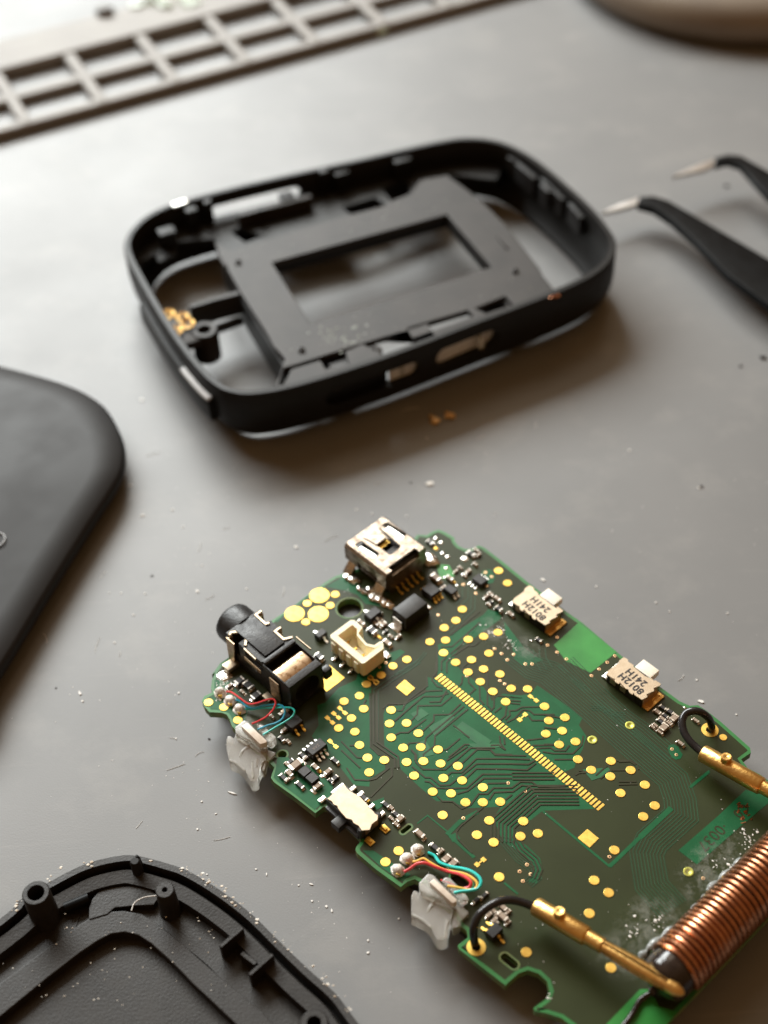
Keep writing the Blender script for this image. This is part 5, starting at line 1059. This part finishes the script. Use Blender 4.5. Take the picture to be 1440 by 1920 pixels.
MB().sweep(nl, [(-0.9,0.25),(-0.9,0.9),(-6.5,1.3),(-6.5,0.25)]).build("floor_band", M_inner, fc)
wi = [world('Z6', a, b, 1.6) for a, b in [(-60,1445),(0,1400),(380,1090),(600,920),(740,825),(840,775),(940,762),(1040,785),(1140,850),(1290,985),(1440,1140),(1600,1290),(1800,1480)]]
wo_ = [world('Z6', a, b, 1.9) for a, b in [(-60,1195),(0,1140),(330,890),(560,720),(660,655),(800,600),(930,592),(1060,615),(1200,700),(1380,850),(1560,1010),(1760,1180),(1960,1340),(2150,1560)]]
win = wi + [(-8,55),(-14,46),(-46,46),(-50,58)]
wou = wo_ + [(-3,52),(-12,40),(-50,40),(-55,60)]
plate("window_surround", [wou, win], 0.7, 1.95, M_inner, fc, bevel=0.1)
MB().prism(offset(win, 0.5) if False else [(p[0], p[1]) for p in offset(win, 0.6)], 0.25, 0.65).build("screen_pane", M_glass, fc, smooth=False)
inn_f = [world('Z6', a, b, 1.4) for a, b in [(-80,1080),(200,820),(400,640),(480,500),(600,380),(650,420),(800,380),(1000,360),(1180,400),(1380,560),(1560,700),(1760,860),(2000,1080),(2300,1440)]]
MB().prism(inn_f + [(-1.5,50),(-12,38),(-52,40),(-57,62)], 0.2, 0.75).build("floor_plate", M_inner, fc, smooth=False)
ar = [world('Z6', a, b, 2.2) for a, b in [(665,650),(668,560),(690,500),(745,435),(850,405),(1000,400),(1120,425),(1190,480),(1150,540),(1000,545),(860,560),(800,610)]]
MB().prism(ar, 1.0, 2.05).build("curved_pad", M_inner, fc, bevel=0.05, smooth=False)
def post(c, z, r, rh, base=0.8, flare=0.3, M=M_inner):
    x, y = world('Z6', *c, z); o = MB().lathe((x, y, base), (0,0,1), [(0, r+flare),(0.8, r+0.08),(z-base-0.15, r),(z-base, r-0.12),(z-base, rh+0.05),(z-base-0.1, rh),(z-base-2.5, rh*0.9)], 32, caps=False)
    return o.build("screw_post", M, fc)
post((268,455), 6.4, 1.42, 0.85); post((1235,432), 5.6, 0.98, 0.26)
x, y = world('Z7', 1075, 1430, 5.2); MB().lathe((x, y, 0.8), (0,0,1), [(0,1.6),(4.2,1.4),(4.4,1.25),(4.4,0.7),(2.2,0.65)], 32, caps=False).build("screw_post", M_inner, fc)
x, y = world('Z6', 1010, 215, 4.6); MB().lathe((x, y, 1.0), (0,0,1), [(0,0.62),(3.3,0.55),(3.6,0.40)], 20).build("locating_peg", M_cover, fc)
x, y = world('Z6', 1022, 165, 5.0); MB().lathe((x, y, 2.5), (0,0,1), [(0,0.4),(1.6,0.3),(2.2,0.12)], 14).build("locating_peg", M_cover, fc)
x, y = world('Z6', 570, 520, 2.4); MB().tube([(x-1.2, y-0.5, 2.0), (x+1.2, y+0.5, 2.0)], 0.6, 14).build("key_bar", M_twz, fc)
for a, b in (((370,860),(540,715)),((590,1070),(765,915))):
    A_, B_ = world('Z7', *a, 3.6), world('Z7', *b, 3.6); MB().stroke([A_, B_], 0.42, 0.8, 3.6).build("rib", M_inner, fc, bevel=0.06, seg=1)
A_, B_ = world('Z7', 530, 900, 2.6), world('Z7', 640, 985, 2.6); MB().stroke([A_, B_], 0.5, 0.8, 2.5).build("rib", M_inner, fc, bevel=0.06, seg=1)
MB().tube(smooth_open([(*world('Z6', a, b, 2.6), 2.6) for a, b in [(985,590),(1010,530),(1080,490),(1190,475)]], 6), 0.06, 6).build("stray_fibre", M_dust, fc)
# grit on its rim
mb = MB(); gr = [(world('Z7', a, b, ZR)) for a, b in [(100,285),(180,300),(230,340),(300,390),(350,410),(395,440),(430,480),(470,545),(520,550),(600,615),(650,670),(790,790),(820,830),(905,885),(1030,1010),(1140,1090),(1190,1140),(1240,1215),(1320,1330),(240,355),(270,380)]]
gr += [world('Z6', a, b, ZR) for a, b in [(110,570),(140,530),(380,345),(450,255),(700,210),(1130,215),(1380,290),(640,250)]]
for x, y in gr:
    for _ in range(4): mb.blob((x+random.gauss(0,.25), y+random.gauss(0,.25), ZR+0.03), random.choice((.03,.04,.06,.09,.13)), 1, .4, (1.5,1,.6))
for _ in range(60):
    x, y = world('Z6', random.uniform(0,1700), random.uniform(600,1300), 2.0); mb.blob((x, y, 2.0), random.choice((.03,.05,.07)), 1, .4, (1.6,1,.5))
mb.build("grit", mat("sandy_grit", (0.55,0.45,0.33), 0.6, col2=(0.8,0.78,0.72), nscale=3), fc)["kind"] = "stuff"

# ================================================================== TWEEZERS
tw = empty("tweezers", (60, 190, 0)); OFF[tw.name] = Vector((60, 190, 0))
tag(tw, "open pair of black bent tweezers with bare silver points at the right edge", "tweezers")
def tz(pts, z0, z1, name, M, zr=3.0, bev=0.25):
    return MB().prism([world('Z4', a, b, zr) for a, b in pts], z0, z1).build(name, M, tw, bevel=bev, seg=3)
arm = tz([(955,738),(1010,733),(1065,750),(1150,798),(1440,968),(1800,1180),(1800,1400),(1440,1140),(1290,1030),(1170,905),(1080,825),(1010,778),(950,762)], 3.2, 4.6, "arm", M_twz, 4.6)
tz([(815,796),(880,764),(955,738),(1000,740),(1000,775),(950,763),(880,784)], 3.4, 4.2, "steel_point", M_steel, 4.2, 0.12)
tz([(1240,590),(1290,578),(1340,583),(1440,640),(1800,860),(1800,960),(1440,735),(1380,670),(1335,618),(1290,603),(1240,615)], 4.4, 5.6, "arm", M_twz, 5.6)
tz([(1078,662),(1160,622),(1250,590),(1262,608),(1200,636)], 4.5, 5.2, "steel_point", M_steel, 5.2, 0.12)

# ================================================================== MOULDED TRAY STRIP (top left) AND OTHER FAR THINGS
tr_ang = math.radians(24.2); tray = empty("compartment_strip", (-65.3, 232.2, 0), tr_ang)
tag(tray, "pale grey moulded strip with two rows of oblong compartments at the top left", "parts tray")
L0, L1 = -40, 190
MB().box(((L0+L1)/2, 1.2, 0.9), (L1-L0, 2.4, 1.8)).build("near_rail", M_tray, tray, bevel=0.5, seg=3)
MB().box(((L0+L1)/2, 11.6, 0.85), (L1-L0, 2.8, 1.7)).build("middle_rail", M_tray, tray, bevel=0.5, seg=3)
MB().box(((L0+L1)/2, 23.6, 1.1), (L1-L0, 5.0, 2.2)).build("far_rail", M_tray, tray, bevel=0.6, seg=3)
for i in range(-3, 14):
    MB().box((5.6+14.45*i, 11.5, 0.95), (2.3, 22.5, 1.9)).build("divider", M_tray, tray, bevel=0.6, seg=3)
MB().box(((L0+L1)/2, 30.5, 0.5), (L1-L0, 9.0, 1.0)).build("outer_step", M_tray, tray, bevel=0.3)
x, y = world('P', 197, 25, 1); tag(MB().lathe((x, y, 0), (0,0,1), [(0,1.9),(1.6,1.8),(2.4,1.2),(2.6,0.2)], 24).build("small_knob", mat("grey_knob", (0.12,0.11,0.10), 0.5)), "small dark round knob beyond the moulded strip, out of focus", "knob")
x, y = world('P', 300, 8, 1); mb = MB()
for i in range(9): mb.blob((x+random.uniform(-5,8), y+random.uniform(-1.5,3), 1.0), random.uniform(0.9,1.8), 1, 0.35, (1.4,1,0.8))
tag(mb.build("clear_scrap", M_cut), "pale greenish clear plastic scrap beyond the moulded strip, out of focus", "scrap")
x, y = world('P', 703, 52, 1); mb = MB()
for i in range(5): mb.blob((x+random.uniform(-2,2), y+random.uniform(-1.5,1.5), 0.8), random.uniform(0.5,1.0), 1, 0.35, (1.4,1,0.8))
tag(mb.build("clear_chip", M_cut), "tiny clear plastic chip lying in a compartment of the moulded strip", "scrap")
dish = MB(); dish.lathe((80, 286, 0), (0,0,1), [(0,35.5),(3,37.3),(5.5,37),(7.6,35),(8.8,31),(9.2,26),(9.2,18),(9.1,0.1)], 72)  # added shape, its brown colour standing in for a soft shadow
tag(dish.build("shadow_dish", mat("shadow_brown", (0.21,0.17,0.13), 0.5, spec=0.4, col2=(0.25,0.205,0.155), nscale=0.1), angle=60), "big brown round dish added for a soft shadow at the top right corner, blurred and mostly outside the picture", "dish")

# ================================================================== DUST AND CRUMBS
mb = MB()
def fleck(x, y, s, el=1.0, th=0.0, z=0.05):
    co, si = math.cos(th), math.sin(th); r_ = [s*random.uniform(.6,1.2) for _ in range(6)]
    pts = []
    for i in range(6):
        a = i*math.pi/3; px_, py_ = r_[i]*math.cos(a)*el, r_[i]*math.sin(a)/max(1, el*0.7); pts.append((x+px_*co-py_*si, y+px_*si+py_*co))
    mb.prism(pts, 0.005, z+s*0.3)
for (px_, py_, s, el) in [(555,1026,.22,1.2),(378,1060,.12,1),(370,1109,.2,1.3),(462,1104,.12,1),(335,1300,.12,1),(215,1205,.12,1),(150,1300,.2,2),(155,1315,.14,1),(330,1385,.12,1),(205,1112,.1,1),(227,1112,.1,1),(272,1113,.12,1),(250,1153,.12,1),
                          (323,956,.16,1),(343,988,.12,1),(267,967,.2,1.4),(245,910,.14,2),(266,750,.2,1.5),(435,1487,.2,2.6),(378,1503,.12,1),(405,1526,.1,2),(612,1700,.14,1),(622,1708,.12,1.6),(583,1658,.14,2),(748,1723,.14,1),(690,1764,.14,1),(690,1787,.16,1),(370,1555,.12,1),
                          (1018,1088,.24,1.4),(1118,1100,.12,1),(1230,1130,.12,1),(1364,1150,.12,1),(1314,1316,.24,1.6),(1306,1275,.12,1),(1380,1340,.12,1),(807,908,.4,1.4),(762,968,.12,1),(697,964,.14,1),(800,822,.12,1),(1180,845,.14,1.4),(668,956,.12,1),(1310,915,.14,1),(60,1690,.14,1),
                          (840,1075,.1,1),(1255,1147,.1,1),(585,1690,.12,1),(480,1630,.12,1),(388,1640,.1,1),(500,1640,.1,2),(560,1660,.1,1)]:
    x, y = world('P', px_, py_, 0); fleck(x, y, s, el, random.uniform(0, 3))
for _ in range(230):
    r = random.random()
    if r < 0.45: px_, py_ = random.gauss(330, 120), random.gauss(1270, 160)
    elif r < 0.65: px_, py_ = random.gauss(330, 170), random.gauss(1590, 60)
    elif r < 0.8: px_, py_ = random.gauss(600, 90), random.gauss(1720, 80)
    else: px_, py_ = random.uniform(300, 1440), random.uniform(850, 1300)
    if px_ < 520 and py_ > 1560 and random.random() < .6: continue
    x, y = world('P', px_, py_, 0)
    if 55 < y < 250: fleck(x, y, random.choice((.02,.025,.03,.04,.055)), random.choice((1,1,1.5,3)), random.uniform(0, 3), 0.01)
for _ in range(34):
    x, y = world('P', random.uniform(60, 1400), random.uniform(760, 1600), 0); th = random.uniform(0, 6.28); cv = random.uniform(-1.2, 1.2); L_ = random.uniform(0.8, 2.6); q = []
    for k_ in range(7):
        q.append((x, y, 0.05)); x += L_/6*math.cos(th); y += L_/6*math.sin(th); th += cv/6
    mb.tube(q, 0.022, 5)
tag(mb.build("dust", M_dust, smooth=False), "pale dust flecks scattered on the grey mat", kind="stuff")
mb = MB()
for (px_, py_, s) in [(285,1080,.14),(392,1386,.12),(1314,913,.2),(1388,687,.2),(770,905,.12),(1362,349,.3),(105,1290,.1),(1430,672,.35)]:
    x, y = world('P', px_, py_, 0); mb.blob((x, y, s*0.5), s, 1, .35, (1.4,1,.7))
tag(mb.build("dark_specks", M_grit), "few dark specks of grit on the grey mat", kind="stuff")
for i, (px_, py_, lab) in enumerate([(815,790,"left one of two brass crumbs in the shadow in front of the black frame"),(845,782,"right one of two brass crumbs in the shadow in front of the black frame")]):
    x, y = world('P', px_, py_, 0); mb = MB()
    for k_ in range(5): mb.blob((x+random.gauss(0,.45), y+random.gauss(0,.35), .3), random.uniform(.3,.55), 1, .3, (1.3,1,.8))
    tag(mb.build("brass_crumb", mat("dull_brass", (0.75,0.50,0.24), 0.4, 0.8)), lab, "crumb", "brass crumbs in front of the frame")
